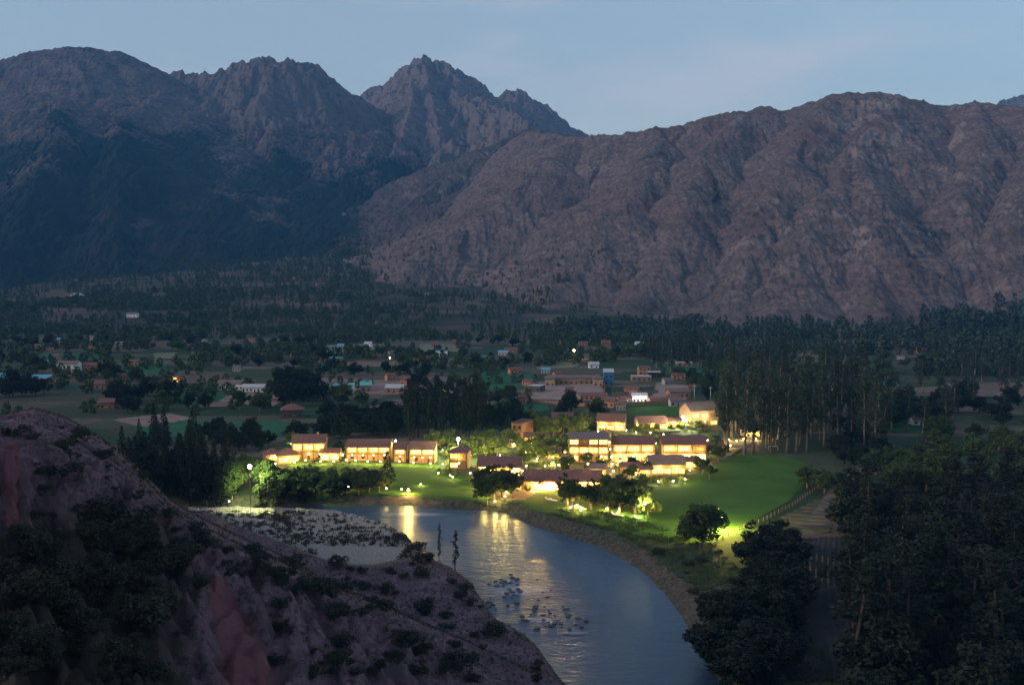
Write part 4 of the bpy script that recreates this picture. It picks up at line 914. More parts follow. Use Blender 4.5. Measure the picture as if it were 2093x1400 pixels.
flood(1476, 1058, 4.0, 'low yellow flood lamp hidden behind the wide tree on the lawn', 8500, (1, .80, .14), mt='bulb', r=.10)
flood(468, 1006, 2.5, 'small white lamp at the dark conifers by the river', 120, (1, .95, .8), mt='bulb', r=.25)
flood(358, 778, 4, 'small orange lamp at the corner of a western brick house', 260, (1, .5, .15), mt='bulb', r=.35, cat='wall lamp')
flood(1308, 812, 4, 'white lamp over the porch of the bright white house', 500, (1, .95, .9), mt='bulb_white', r=.35, cat='wall lamp')
flood(797, 732, 4, 'tiny white lamp in the middle of the valley trees', 60, (1, .95, .9), mt='bulb', r=.4, cat='street lamp', name='street_lamp')
flood(683, 741, 3, 'pinkish lamp under the thin turquoise roof', 60, (1, .6, .5), mt='bulb', r=.35, cat='wall lamp')

# utility poles, goal
for (u, v, lb) in ((1419, 822, 'shorter pale utility pole behind the sand coloured hall'), (1452, 826, 'taller pale utility pole beside the tall eucalyptus')):
    x, y, _ = gp(u, v); root = empty('utility_pole', (x, y, 0), 0, lb, 'utility pole', 'utility poles')
    link('pole', MB().tube([(0, 0, -.3), (0, 0, 11)], [.2, .12], 8).mesh('pole', True), M['pale_metal'], root)
    link('cross_arm', MB().box(-1.2, 1.2, -.08, .08, 10, 10.2).mesh('cross_arm'), M['pale_metal'], root)
x, y, _ = gp(1580, 921); root = empty('football_goal', (x, y, 0), R(5), 'white football goal at the far end of the wide lawn', 'goal'); root.scale = (.62, .62, .8)
for gx_ in (-3.6, 3.6): link('goal_post', MB().tube([(gx_, 0, 0), (gx_, 0, 2.4)], [.08] * 2).mesh('goal_post'), M['white'], root)
link('crossbar', MB().box(-3.7, 3.7, -.09, .09, 2.41, 2.6).mesh('crossbar'), M['white'], root)

# loungers on the lawn
def lounger_proto():
    root = empty('sun_lounger', (0, 0, 0), 0)
    kid('frame', MB().box(-.35, .35, -1, 1, .28, .34).mesh('frame'), M['wood'], root)
    kid('mattress', MB().box(-.33, .33, -1, .35, .345, .48).mesh('mattress'), M['cotton'], root)
    b = MB(); b.v = [(-.33, .36, .345), (.33, .36, .345), (.33, .95, .85), (-.33, .95, .85), (-.33, .36, .48), (.33, .36, .48), (.33, .88, .96), (-.33, .88, .96)]
    b.f = [(0, 1, 2, 3), (7, 6, 5, 4), (0, 4, 5, 1), (1, 5, 6, 2), (2, 6, 7, 3), (3, 7, 4, 0)]
    kid('backrest', b.mesh('backrest'), M['cotton'], root)
    lg = MB().box(-.04, .04, -.04, .04, 0, .28).mesh('leg')
    for sx, sy in ((-.3, -.9), (.3, -.9), (-.3, .9), (.3, .9)):
        l = kid('leg', lg, M['wood'], root) ; l.location = (sx, sy, 0)
    return root
lp = lounger_proto(); first = True
for (u, v, a, lb, g) in [(1121, 1024, 60, 'white sun lounger of the pair on the open lawn below the restaurant', 'restaurant pair'), (1131, 1026, 70, 0, 0), (1185, 1040, 40, 'white sun lounger of the pair under the west riverside trees', 'west pair'), (1191, 1044, 50, 0, 0),
        (1256, 1055, 50, 'white sun lounger of the pair under the middle riverside trees', 'middle pair'), (1266, 1057, 60, 0, 0), (1303, 1062, 60, 'single white sun lounger near the glowing willow', 'single')]:
    o = lp if first else copy_tree(lp); first = False
    if lb: L_, G_ = lb, 'sun loungers: ' + g
    x, y, _ = gp(u, v); o.location = (x, y, gh(x, y) + .15); o.rotation_euler.z = R(a); o.scale = (1.35,) * 3; tag(o, L_, 'sun lounger', G_)

# ---------------------------------------------------------------- trees
def leaf_cloud(centres, radii, n_per, size, seed, flatten=.8, up=.0):
    r = np.random.default_rng(seed); C = []; 
    for c, rad in zip(centres, radii):
        k = max(3, int(n_per * (rad ** 1.6)))
        d = r.normal(size=(k, 3)); d /= np.linalg.norm(d, axis=1)[:, None]
        d *= (rad * r.uniform(.35, 1.0, (k, 1)) ** .6); d[:, 2] *= flatten
        C.append(np.array(c) + d)
    C = np.concatenate(C); n = len(C)
    a = r.normal(size=(n, 3)); a[:, 2] += up; a /= np.linalg.norm(a, axis=1)[:, None]
    b = np.cross(a, r.normal(size=(n, 3))); b /= np.linalg.norm(b, axis=1)[:, None]
    s = size * r.uniform(.6, 1.35, (n, 1))
    A_, B_ = a * s, b * s * .55
    V = np.stack([C - A_, C - B_ * 1.0 + A_ * .1, C + A_, C + B_], 1).reshape(-1, 3)
    return V, np.arange(4 * n).reshape(-1, 4)
def euc_mesh(seed, H=26.0, nleaf=1.0):
    r = random.Random(seed); tr = MB()
    lean = (r.uniform(-1, 1), r.uniform(-1, 1))
    P = lambda t: (lean[0] * t * t * 1.2 + .25 * math.sin(t * 5 + seed), lean[1] * t * t * 1.2, H * t)
    tr.tube([P(t) for t in (-.02, .1, .3, .5, .7, .85, .97)], [.42, .34, .27, .2, .14, .08, .03], 7)
    cs, rs = [], []
    n = 34
    for i in range(n):
        t = .24 + .76 * (i / n) ** .9
        sp = (1.9 * math.sin(math.pi * min(1, (t - .12) / .9)) ** .7 + .35) * (1 if r.random() < .8 else 1.5)
        a = r.uniform(0, 6.28); rad = sp * r.uniform(.25, 1.0)
        p = P(t - .05); q = (p[0] + rad * math.cos(a), p[1] + rad * math.sin(a), H * t + r.uniform(-.4, .8))
        if i % 2 == 0: tr.tube([p, ((p[0] + q[0]) / 2, (p[1] + q[1]) / 2, (p[2] + q[2]) / 2 - .2), q], [.10, .07, .03], 4)
        cs.append(q); rs.append(r.uniform(.65, 1.35) * (1.15 - .35 * t))
    V_, F_ = leaf_cloud(cs, rs, 46 * nleaf, .34, seed, 1.25)
    return tr.mesh('trunk', True), mesh_from_arrays('crown', V_, F_, False)
def broad_mesh(seed, H=10.0, W=9.0, nleaf=1.0, base=.28, lsize=.30):
    r = random.Random(seed); tr = MB()
    tr.tube([(0, 0, -.3), (.1, 0, H * .15), (.15, .1, H * .3)], [.38, .30, .24], 7)
    cs, rs = [], []; nb = 8
    for i in range(nb):
        a = 6.283 * i / nb + r.uniform(-.3, .3); e = r.uniform(.25, 1.25); L = r.uniform(.55, .95)
        end = (math.cos(a) * math.cos(e) * W * .5 * L, math.sin(a) * math.cos(e) * W * .5 * L, H * .3 + math.sin(e) * H * .58 * L)
        mid = (end[0] * .5, end[1] * .5, H * .3 + (end[2] - H * .3) * .55)
        tr.tube([(.15, .1, H * .28), mid, end], [.2, .12, .05], 5)
        for k in range(6):
            cs.append((end[0] + r.gauss(0, W * .085), end[1] + r.gauss(0, W * .085), end[2] + r.gauss(0, H * .07))); rs.append(r.uniform(.6, 1.3) * W / 8.5)
    for k in range(16):
        a = r.uniform(0, 6.283); q = r.uniform(.0, .48) * W; z = H * r.uniform(base, .92)
        q *= math.sqrt(max(.1, 1 - ((z / H - .55) / .5) ** 2))
        cs.append((math.cos(a) * q, math.sin(a) * q, z)); rs.append(r.uniform(.6, 1.2) * W / 8.5)
    V_, F_ = leaf_cloud(cs, rs, 62 * nleaf, lsize * W / 9, seed, .8)
    return tr.mesh('trunk', True), mesh_from_arrays('crown', V_, F_, False)
def conifer_mesh(seed, H=20.0, W=6.0, nleaf=1.0):
    r = random.Random(seed); tr = MB(); tr.tube([(0, 0, -.3), (0, 0, H * .5), (0, 0, H * .98)], [.35, .2, .04], 7)
    cs, rs = [], []; n = 70
    for i in range(n):
        t = (i + .5) / n; a = i * 2.4 + r.uniform(-.4, .4); q = W * .5 * (1 - t) ** .75 * r.uniform(.35, 1.05)
        cs.append((math.cos(a) * q, math.sin(a) * q, H * (.08 + .9 * t))); rs.append(r.uniform(.7, 1.1) * (1.15 - .75 * t))
    V_, F_ = leaf_cloud(cs, rs, 50 * nleaf, .3, seed, .9)
    return tr.mesh('trunk', True), mesh_from_arrays('crown', V_, F_, False)
def shrub_mesh(seed, H=1.6, W=2.4, n=16):
    r = random.Random(seed); cs, rs = [], []; tr = MB()
    for i in range(n):
        a = r.uniform(0, 6.28); q = W * .42 * math.sqrt(r.random()); z = H * (.25 + .6 * r.random() * (1 - (q / (W * .5)) ** 2 * .7))
        cs.append((math.cos(a) * q, math.sin(a) * q, z)); rs.append(r.uniform(.25, .45) * W / 2.2)
        if i % 3 == 0: tr.tube([(0, 0, -.15), (math.cos(a) * q * .6, math.sin(a) * q * .6, z * .6), (math.cos(a) * q, math.sin(a) * q, z)], [.04, .03, .012], 4)
    V_, F_ = leaf_cloud(cs, rs, 300, .095, seed, .85)
    return tr.mesh('stem', True), mesh_from_arrays('foliage', V_, F_, False)
KT = {}
def protos(kind):
    if kind in KT: return KT[kind]
    if kind == 'eucalyptus_tree': L = [euc_mesh(s) + ('euc', 26.0) for s in (1, 2, 3, 4, 5)]
    elif kind == 'black_eucalyptus': L = [euc_mesh(s) + ('dark_leaf', 26.0) for s in (6, 7, 8)]
    elif kind == 'leafy_tree': L = [broad_mesh(s) + ('broad', 10.0) for s in (11, 12, 13, 14)]
    elif kind == 'conifer_tree': L = [conifer_mesh(s) + ('dark_leaf', 20.0) for s in (21, 22, 23)]
    elif kind == 'pale_garden_tree': L = [broad_mesh(s, 9, 8, 1.2) + ('pale_leaf', 9.0) for s in (31, 32)]
    elif kind == 'dark_tree': L = [broad_mesh(s, 12, 10, 1.0, .12) + ('dark_leaf', 12.0) for s in (41, 42, 43)]
    elif kind == 'garden_shrub': L = [shrub_mesh(s, 1.6, 2.0, 12) + ('pale_leaf', 1.6) for s in (71, 72, 73)]
    elif kind == 'shrub': L = [shrub_mesh(s) + ('scrub', 1.6) for s in (51, 52, 53, 54)]
    elif kind == 'wide_tree': L = [broad_mesh(61, 11, 17, .9, .12, .2) + ('broad', 11.0)]
    for t, c, m_, h_ in L: t.materials.append(M['dark_bark'] if m_ in ('dark_leaf', 'scrub') else M['trunk']); c.materials.append(M[m_])
    KT[kind] = L; return L
CAT = {'black_eucalyptus': 'tree', 'eucalyptus_tree': 'tree', 'leafy_tree': 'tree', 'conifer_tree': 'tree', 'pale_garden_tree': 'tree', 'dark_tree': 'tree', 'wide_tree': 'tree', 'shrub': 'shrub', 'garden_shrub': 'shrub'}
COUNT = {}
def tree(kind, x, y, h, label, group=None, wide=1.0, z=None):
    L = protos(kind); t, c, m_, h_ = L[random.randrange(len(L))]
    z = gh(x, y) if z is None else z
    if z < -2.7: return None
    COUNT[kind] = COUNT.get(kind, 0) + 1
    s = h / h_
    root = empty('eucalyptus_tree' if kind == 'black_eucalyptus' else kind, (x, y, z - .05), random.uniform(0, 6.28), label, CAT[kind], group); root.scale = (s * wide, s * wide, s)
    link('stem' if 'shrub' in kind else 'trunk', t, None, root); link('foliage' if 'shrub' in kind else 'crown', c, None, root)
    return root
OCC = []
def grove(kind, n, box, h, label, group=None, wide=1.0, poly=None, mind=0.0):
    """trees whose feet stand inside a patch of ground given by its corners as seen in the photograph"""
    u0, u1, v0, v1 = box; P = []; tries = 0
    while len(P) < n and tries < n * 30:
        tries += 1
        u = random.uniform(u0, u1); v = 1 / random.uniform(1 / (v1 - 555), 1 / (v0 - 555)) + 555
        x, y, _ = gp(u, v)
        if any(math.hypot(x - a, y - b) < mind for a, b in P): continue
        P.append((x, y)); hh = random.uniform(*h)
        tree(kind, x, y, hh, label, group or label, wide * random.uniform(.85, 1.2))
grove('black_eucalyptus', 44, (828, 990, 868, 902), (19, 28), 'tall dark eucalyptus in the dense grove behind the lit lodges', mind=2.5, wide=1.25)
grove('eucalyptus_tree', 80, (1472, 1795, 845, 930), (25, 40), 'very tall eucalyptus in the stand above the wide lawn', mind=4, wide=1.2)
grove('eucalyptus_tree', 44, (1330, 1760, 735, 810), (20, 32), 'eucalyptus in the middle band behind the sand coloured hall', mind=5, wide=1.6)
grove('eucalyptus_tree', 30, (1795, 2120, 770, 890), (16, 26), 'eucalyptus beside the pale dirt road', mind=5, wide=1.6)
grove('black_eucalyptus', 82, (1742, 2330, 1080, 1420), (19, 28), 'tall black eucalyptus in the near dark forest', mind=4, wide=1.9)
grove('dark_tree', 84, (1742, 2350, 1080, 1800), (9, 16), 'dark undergrowth tree inside the near forest', mind=4, wide=1.3)
grove('dark_tree', 10, (1725, 1790, 1010, 1120), (9, 15), 'dark tree on the forest edge beside the track', mind=3)
grove('leafy_tree', 14, (1780, 1910, 950, 1010), (8, 12), 'pale green bushy tree beyond the near forest', mind=4, wide=1.2)
grove('leafy_tree', 26, (1900, 2200, 890, 1040), (9, 15), 'leafy tree on the rise behind the near forest', mind=4, wide=1.2)
grove('dark_tree', 22, (1790, 2110, 815, 880), (8, 14), 'dark tree among the eastern barns', mind=6, wide=1.3)
grove('leafy_tree', 22, (1800, 2120, 705, 770), (8, 13), 'round tree beside the far eastern farm buildings', mind=8, wide=1.3)
grove('dark_tree', 14, (1700, 1800, 880, 960), (7, 12), 'dark tree on the far side of the dirt track', mind=5, wide=1.2)
grove('leafy_tree', 5, (1648, 1695, 985, 1010), (6, 9), 'round green tree at the corner of the wide lawn', mind=4, wide=1.3)
grove('dark_tree', 18, (1530, 1622, 1130, 1250), (7, 11), 'dark bushy tree between the river and the ploughed field', mind=4, wide=1.3)
grove('dark_tree', 20, (1450, 1605, 1270, 1400), (7, 12), 'dark tree crowding the river bend below the ploughed field', mind=3.5, wide=1.4)
grove('dark_tree', 5, (1560, 1620, 1080, 1110), (3, 5), 'small dark tree at the lawn fence corner', mind=3, wide=1.3)
x, y, _ = gp(1436, 1108); tree('wide_tree', x, y, 11.5, 'big wide spreading tree standing alone on the lawn edge')
grove('dark_tree', 26, (262, 470, 985, 1028), (11, 16), 'broad dark tree filling the stand beside the near slope', mind=3, wide=.9)
grove('conifer_tree', 34, (262, 470, 975, 1028), (15, 22), 'black conifer in the dense stand beside the near slope', mind=3.2, wide=1.3)
grove('conifer_tree', 12, (240, 420, 905, 950), (14, 20), 'dark conifer at the back of the western stand', mind=4, wide=1.2)
grove('leafy_tree', 4, (468, 490, 1012, 1030), (11, 15), 'riverside tree lit yellow green by the starry flood lamp', mind=3, wide=1.0)
grove('leafy_tree', 5, (540, 565, 1010, 1030), (11, 15), 'riverside tree just east of the starry flood lamp', mind=3, wide=1.0)
grove('leafy_tree', 5, (490, 545, 975, 990), (8, 11), 'tree on the grass behind the starry flood lamp', mind=3, wide=1.0)
grove('leafy_tree', 26, (560, 775, 990, 1013), (5, 9), 'bushy tree on the dark river bank below the long lawn', mind=4, wide=1.2)
grove('dark_tree', 9, (560, 720, 1008, 1018), (5, 8), 'low dark tree on the water edge west of the orange lamp', mind=4, wide=1.3)
x, y, _ = gp(792, 994); tree('conifer_tree', x, y, 14, 'single dark conifer in front of the lodge row gap', wide=1.6)
x, y, _ = gp(598, 920); tree('pale_garden_tree', x, y, 9, 'small tree glowing green beside the lodge end')
grove('leafy_tree', 9, (985, 1050, 1008, 1024), (7, 11), 'garden tree lit from below in front of the river guest block', mind=3.5)
grove('leafy_tree', 5, (1155, 1215, 1034, 1044), (8, 11), 'western riverside lawn tree with lit trunk', mind=4, wide=1.1)
grove('leafy_tree', 7, (1225, 1305, 1040, 1054), (9, 12.5), 'riverside lawn tree beside the glowing willow', mind=4, wide=1.2)
x, y, _ = gp(1322, 1056); tree('pale_garden_tree', x, y - 2.0, 9.0, 'willow glowing bright yellow around its flood lamp')
grove('pale_garden_tree', 15, (1060, 1160, 918, 952), (6, 9), 'garden tree in the dark clump west of the three storey block', mind=4, wide=1.1)  # pale leaves put the lamp light into these garden trees' colour
grove('pale_garden_tree', 20, (880, 1050, 905, 940), (6, 9), 'garden tree between the pavilion and the lamp chain', mind=4, wide=1.1)
grove('leafy_tree', 5, (1425, 1475, 940, 985), (6, 9), 'tree at the east end of the lodge court', mind=4, wide=1.1)
grove('leafy_tree', 3, (1268, 1330, 960, 988), (5, 8), 'courtyard tree west of the single storey lounge', mind=4)
grove('pale_garden_tree', 10, (1300, 1470, 876, 893), (4, 6), 'low tree behind the roofs of the east wings', mind=5)
grove('pale_garden_tree', 14, (1090, 1230, 868, 895), (7, 11), 'leafy tree around the unlit brick houses', mind=4)
grove('dark_tree', 14, (560, 640, 800, 836), (14, 20), 'large dark tree in the clump above the hip roofed cottage', mind=6)
grove('dark_tree', 22, (640, 835, 866, 900), (9, 15), 'dark tree in the belt behind the lodge row', mind=4, wide=1.2)
grove('dark_tree', 16, (420, 620, 890, 925), (8, 13), 'dark tree in the belt west of the lodge end', mind=4, wide=1.2)
grove('dark_tree', 12, (990, 1062, 845, 880), (7, 12), 'dark tree between the grove and the brick block', mind=4)
grove('dark_tree', 10, (230, 290, 815, 845), (9, 15), 'dark tree beside the small adobe cottage', mind=4)
grove('dark_tree', 10, (0, 100, 795, 815), (9, 15), 'dark tree over the crest of the near slope', mind=4)
grove('leafy_tree', 3, (1060, 1076, 816, 820), (5, 6), 'round bush beside the school wall', mind=3)
# two slender saplings at the near bank
x, y, _ = gp(930, 1168, -2.4); tree('black_eucalyptus', x, y, 11.5, 'slender leafy sapling standing against the river reflection', wide=1.0, z=-2.6)
x, y, _ = gp(898, 1155, -2.4); tree('eucalyptus_tree', x, y, 12, 'thin bare trunked sapling on the near river bank', wide=.55, z=-2.6)
# planting around the lodges, lit by the lamps
for (n, box, hh, lb) in [(26, (590, 900, 938, 950), (1.0, 2.2), 'garden shrub at the foot of the lodge row'), (30, (1245, 1440, 942, 962), (1.2, 3.2), 'garden shrub in the court below the east wings'), (40, (1040, 1165, 925, 968), (1.2, 3.0), 'garden shrub along the climbing lamp chain'),
    (26, (1215, 1268, 885, 990), (1.0, 2.6), 'garden shrub beside the lamp lit path'), (22, (960, 1080, 988, 1006), (1.2, 2.8), 'garden shrub round the river guest block'), (26, (1295, 1410, 975, 992), (1.0, 2.4), 'garden shrub in front of the lounge'),
    (26, (1320, 1500, 882, 905), (1.0, 2.6), 'garden shrub along the upper drive'), (16, (895, 970, 955, 975), (1.0, 2.2), 'garden shrub round the square pavilion'), (14, (1225, 1300, 860, 882), (1.2, 2.8), 'garden shrub below the upper lit houses')]:
    for i in range(n):
        x, y, _ = gp(random.uniform(box[0], box[1]), random.uniform(box[2], box[3])); tree('garden_shrub', x, y, random.uniform(*hh), lb, lb, 1.0)
for box, n, lb in [((1095, 1165, 905, 925), 7, 'young tree above the lamp chain'), ((1150, 1240, 950, 972), 6, 'young tree between the three storey block and the restaurant'), ((1400, 1480, 905, 930), 7, 'young tree at the east drive'), ((660, 715, 925, 936), 4, 'young tree behind the linking veranda')]:
    grove('leafy_tree', n, box, (4, 7), lb, mind=3)
# field hedges: individual trees in the middle of the valley
hedges = [((640, 728), (980, 735)), ((450, 745), (640, 752)), ((100, 700), (420, 706)), ((0, 735), (110, 760)), ((200, 770), (300, 790)), ((720, 766), (900, 762)), ((830, 812), (1000, 818)), ((960, 752), (1110, 745)),
 ((1100, 700), (1480, 704)), ((1230, 735), (1420, 730)), ((280, 800), (340, 836)), ((400, 835), (560, 842)), ((640, 820), (760, 835)), ((1400, 770), (1480, 830)), ((980, 700), (1100, 712)), ((540, 700), (640, 712)), ((840, 742), (860, 800)), ((300, 712), (520, 730)), ((1000, 810), (1050, 845)), ((20, 700), (90, 712)), ((640, 700), (660, 770)), ((1130, 842), (1240, 850))]
hl = ['hedge tree beside the %s' % s for s in ('pale pasture', 'white arcade fields', 'western foot fields', 'blue roofed sheds', 'western brick houses', 'turquoise houses', 'long white shed', 'fields west of the school', 'far eastern treeline', 'school hill', 'green crop above the near slope', 'hip roofed cottage fields', 'white barn', 'utility poles', 'orange street lamp', 'far central fields', 'brown field edge', 'scattered western farms', 'brick block plots', 'western mountain foot', 'turquoise roofed shed', 'unlit brick house')]
for (a, b), lb in zip(hedges, hl):
    A_, B_ = gp(*a), gp(*b); L = math.dist(A_, B_); n = int(min(11, max(5, L / 12)))
    for i in range(n):
        t = (i + random.random()) / n; x = A_[0] + (B_[0] - A_[0]) * t + random.gauss(0, 5); y = A_[1] + (B_[1] - A_[1]) * t + random.gauss(0, 9)
        tree(random.choice(['dark_tree', 'leafy_tree']), x, y, random.uniform(6, 14), lb, lb, random.uniform(.9, 1.4))

# far woodland as one mass: small tree shapes, thousands, none told apart
def far_template(seed, tall):
    r = np.random.default_rng(seed); n = 70
    z = r.uniform(.08, 1, n); w = (.16 if tall else .42) * np.sin(np.pi * np.clip(z * .9 + .08, 0, 1)) ** .6
    a = r.uniform(0, 6.28, n); q = w * np.sqrt(r.random(n))
    C = np.stack([np.cos(a) * q, np.sin(a) * q, z], -1)
    A_ = r.normal(size=(n, 3)); A_ /= np.linalg.norm(A_, axis=1)[:, None]; B_ = np.cross(A_, r.normal(size=(n, 3))); B_ /= np.linalg.norm(B_, axis=1)[:, None]
    s = .085 if tall else .13
    A_ = A_ * s * r.uniform(.6, 1.4, (n, 1)); B_ = B_ * s * .7
    return np.stack([C - A_, C - B_, C + A_, C + B_], 1).reshape(-1, 3)
FT = [far_template(s, s % 2 == 0) for s in range(8)]
def far_wood(name, label, patches, m_):
    Vs = []
    for (n, u0, u1, v0, v1, h0, h1, tall) in patches:
        us = rng.uniform(u0, u1, n); vs = 1 / rng.uniform(1 / (v1 - 555), 1 / (max(v0, 600) - 555), n) + 555
        if v0 < 640:
            Y = rng.uniform(1300, 2750, n); X = (us - 1046.5) / F * Y
        else: X, Y = np.array([gp(a, b)[:2] for a, b in zip(us, vs)]).T
        dens = fbm(X / 130, Y / 130, 3, 300) > (-.35 if tall == 2 else -.05)
        X, Y = X[dens], Y[dens]
        Zh, _ = near_height(X, Y); Mh = np.full(X.shape, -1e9)
        if (Y > 1350).any(): mm, _, _ = mountains(X[Y > 1350], Y[Y > 1350]); Mh[Y > 1350] = mm
        Zh = np.maximum(Zh, Mh)
        ok = (Zh > -1) & (Zh < 170)
        for x, y, z in zip(X[ok], Y[ok], Zh[ok]):
            t = FT[rng.integers(0, 4) * 2 + (0 if (tall and rng.random() < .75) else 1)]; s = rng.uniform(h0, h1); c_, s_ = math.cos(x), math.sin(x)
            v = t * s; v = np.stack([v[:, 0] * c_ - v[:, 1] * s_, v[:, 0] * s_ + v[:, 1] * c_, v[:, 2]], -1)
            Vs.append(v + (x, y, z - .3))
    Vs = np.concatenate(Vs)
    o = link(name, mesh_from_arrays(name, Vs, np.arange(len(Vs)).reshape(-1, 4), False), m_); tag(o, label, 'woodland', kind='stuff')
far_wood('woodland', 'dark treeline along the foot of the brown ridge', [(800, 1130, 2300, 664, 700, 10, 20, 1), (500, 1130, 2300, 664, 705, 7, 13, 0), (260, 1880, 2300, 660, 690, 22, 34, 1), (420, 1350, 2300, 698, 745, 12, 22, 1), (260, 1350, 2300, 698, 745, 7, 12, 0), (250, 1780, 2300, 745, 770, 10, 18, 1)], M['euc'])
far_wood('woodland', 'scattered scrub and trees over the western half of the valley', [(1500, -200, 420, 650, 700, 7, 14, 0), (1600, -300, 420, 620, 625.1, 6, 13, 2), (420, -200, 640, 700, 760, 6, 12, 0), (1500, 380, 1200, 650, 705, 6, 14, 1), (650, 600, 1500, 690, 760, 6, 11, 0), (1300, 100, 900, 600, 660, 5, 11, 2), (500, 700, 1150, 640, 670, 4, 9, 2), (260, -200, 700, 760, 850, 4, 9, 0), (140, 700, 1100, 760, 850, 3, 7, 0), (1200, 400, 760, 620, 625.1, 7, 14, 2)], M['broad'])

# shrubs on the near hillside, each its own
def visible_hill(u, v):
    """the point of the near slope met along a direction"""
    x, y, w = ray(u, v); t = np.linspace(14, 420, 900) / y
    X, Y, Zr = x * t, y * t, CZ + w * t
    h, reg = near_height(X, Y)
    k = np.argmax(Zr < h)
    if Zr[k] >= h[k] or reg[k] != 1: return None
    return X[k], Y[k], h[k]
SH = [('shrub on the pale shoulder of the near slope', 36, (20, 360, 860, 1080), (.5, 1.3)), ('shrub above the slip of red soil', 40, (230, 640, 1080, 1200), (.8, 1.8)), ('shrub on the lower slope above the river', 80, (560, 1120, 1150, 1395), (.8, 2.0)), ('shrub crowded in the dark corner of the slope', 88, (0, 330, 1070, 1399), (1.3, 2.4))]
for lb, n, (u0, u1, v0, v1), hh in SH:
    k = 0; tr_ = 0
    while k < n and tr_ < n * 6:
        tr_ += 1; u, v = random.uniform(u0, u1), random.uniform(v0, v1)
        if 420 < u < 590 and v > 1190 and abs(u - (430 + (v - 1180) * .28)) < 26 + (v - 1180) * .2: continue
        p = visible_hill(u, v)
        if p is None: continue
        d = p[1]; s = random.uniform(*hh) * min(1.7, .5 + d / 110) * (1.1 if random.random() < .25 else .62)
        tree('shrub', p[0], p[1], s, lb, lb, random.uniform(1.0, 1.6), z=p[2]); k += 1
# thicket at the foot of the slope by the water
for i in range(28):
    u, v = random.uniform(780, 985), random.uniform(1100, 1230)
    x, y, _ = gp(u, v, -2)
    if inside(RIVER, np.array([x]), np.array([y]))[0]: continue
    tree('shrub', x, y, random.uniform(1.6, 3.4), 'tall shrub in the thicket by the river bend', 'thicket shrubs at the river bend', 1.3)
for i in range(40):
    u, v = random.uniform(1150, 1560), random.uniform(1095, 1330)
    x, y, _ = gp(u, v, 0); P_ = (np.array([x]), np.array([y]))
    if inside(RIVER, *P_)[0]: continue
    dd = pdist(RIVER, *P_)[0]
    if dd < 5 or dd > 26 or v < 1100 + max(0, (u - 1200)) * .1: continue
    tree('shrub', x, y, random.uniform(.8, 2.4), 'bank shrub on the east side of the river', 'bank shrubs east of the river', 1.4)

# ground cover of the near slope: countless tufts
def tufts(name, label, pts, size, m_, n_bl=5, seed=5):
    r = np.random.default_rng(seed); P = np.repeat(np.array(pts), n_bl, 0); n = len(P)
    S = np.repeat(size if isinstance(size, np.ndarray) else np.full(len(pts), size), n_bl)
    a = r.uniform(0, 6.28, n); o = r.normal(size=(n, 2)) * (S * .35)[:, None]
    L = (S * r.uniform(.6, 1.3, n)); w = S * .10
    dx, dy = np.cos(a), np.sin(a); lean = r.uniform(.1, .7, n) * L
    B = P + np.stack([o[:, 0], o[:, 1], np.full(n, -.05)], -1)
    Vv = np.stack([B + np.stack([-dy * w, dx * w, 0 * w], -1), B + np.stack([dy * w, -dx * w, 0 * w], -1), B + np.stack([dx * lean + dy * w * .2, dy * lean - dx * w * .2, L], -1), B + np.stack([dx * lean - dy * w * .2, dy * lean + dx * w * .2, L], -1)], 1).reshape(-1, 3)
    tag(link(name, mesh_from_arrays(name, Vv, np.arange(4 * n).reshape(-1, 4), False), m_), label, 'grass', kind='stuff')
code1 = (CODE == 1) & (GY > 14) & (GY < 330) & (np.abs(A) < .62)
ii = np.argwhere(code1); sel = ii[rng.choice(len(ii), min(len(ii), 42000), replace=False)]
cx = GX[sel[:, 0], sel[:, 1]] + rng.normal(size=len(sel)) * .2; cy = GY[sel[:, 0], sel[:, 1]] + rng.normal(size=len(sel)) * .2
keep = soilA[sel[:, 0], sel[:, 1]] < .45; cx, cy = cx[keep], cy[keep]
cz, _ = near_height(cx, cy)
dens = fbm(cx / 9, cy / 9, 3, 400) + .35 * rng.random(len(cx)) > -.02
sz = (.12 + cy / 800.0)
half = rng.random(len(cx)) < .55
k1 = dens & half; k2 = dens & ~half
tufts('dry_grass', 'dry straw grass over the near slope', np.stack([cx, cy, cz], -1)[k1], sz[k1] * .9, M['scrub2'], 6, 5)
tufts('undergrowth', 'dark low undergrowth over the near slope', np.stack([cx, cy, cz], -1)[k2], sz[k2], M['scrub'], 8, 6)
ss = np.argwhere((CODE == 1) & (GY > 40) & (GY < 330) & (np.abs(A) < .6)); ss = ss[rng.choice(len(ss), 4200, replace=False)]
Vs = []
for a_, b_ in ss:
    x, y, z = GX[a_, b_], GY[a_, b_], Z[a_, b_]
    if soilA[a_, b_] > .3 or rng.random() < .25: continue
    t = FT[1 + 2 * rng.integers(0, 4)] * np.array([.9, .9, .6]); s_ = rng.uniform(.35, 1.0) * (.45 + y / 260); t = t[: 4 * 34] * s_
    c_, n_ = math.cos(x * 7), math.sin(x * 7); Vs.append(np.stack([t[:, 0] * c_ - t[:, 1] * n_, t[:, 0] * n_ + t[:, 1] * c_, t[:, 2]], -1) + (x, y, z - .06))
Vs = np.concatenate(Vs)
tag(link('scrub', mesh_from_arrays('scrub', Vs, np.arange(len(Vs)).reshape(-1, 4), False), M['scrub']), 'fine dark scrub dotted over the near slope', 'scrub', kind='stuff')
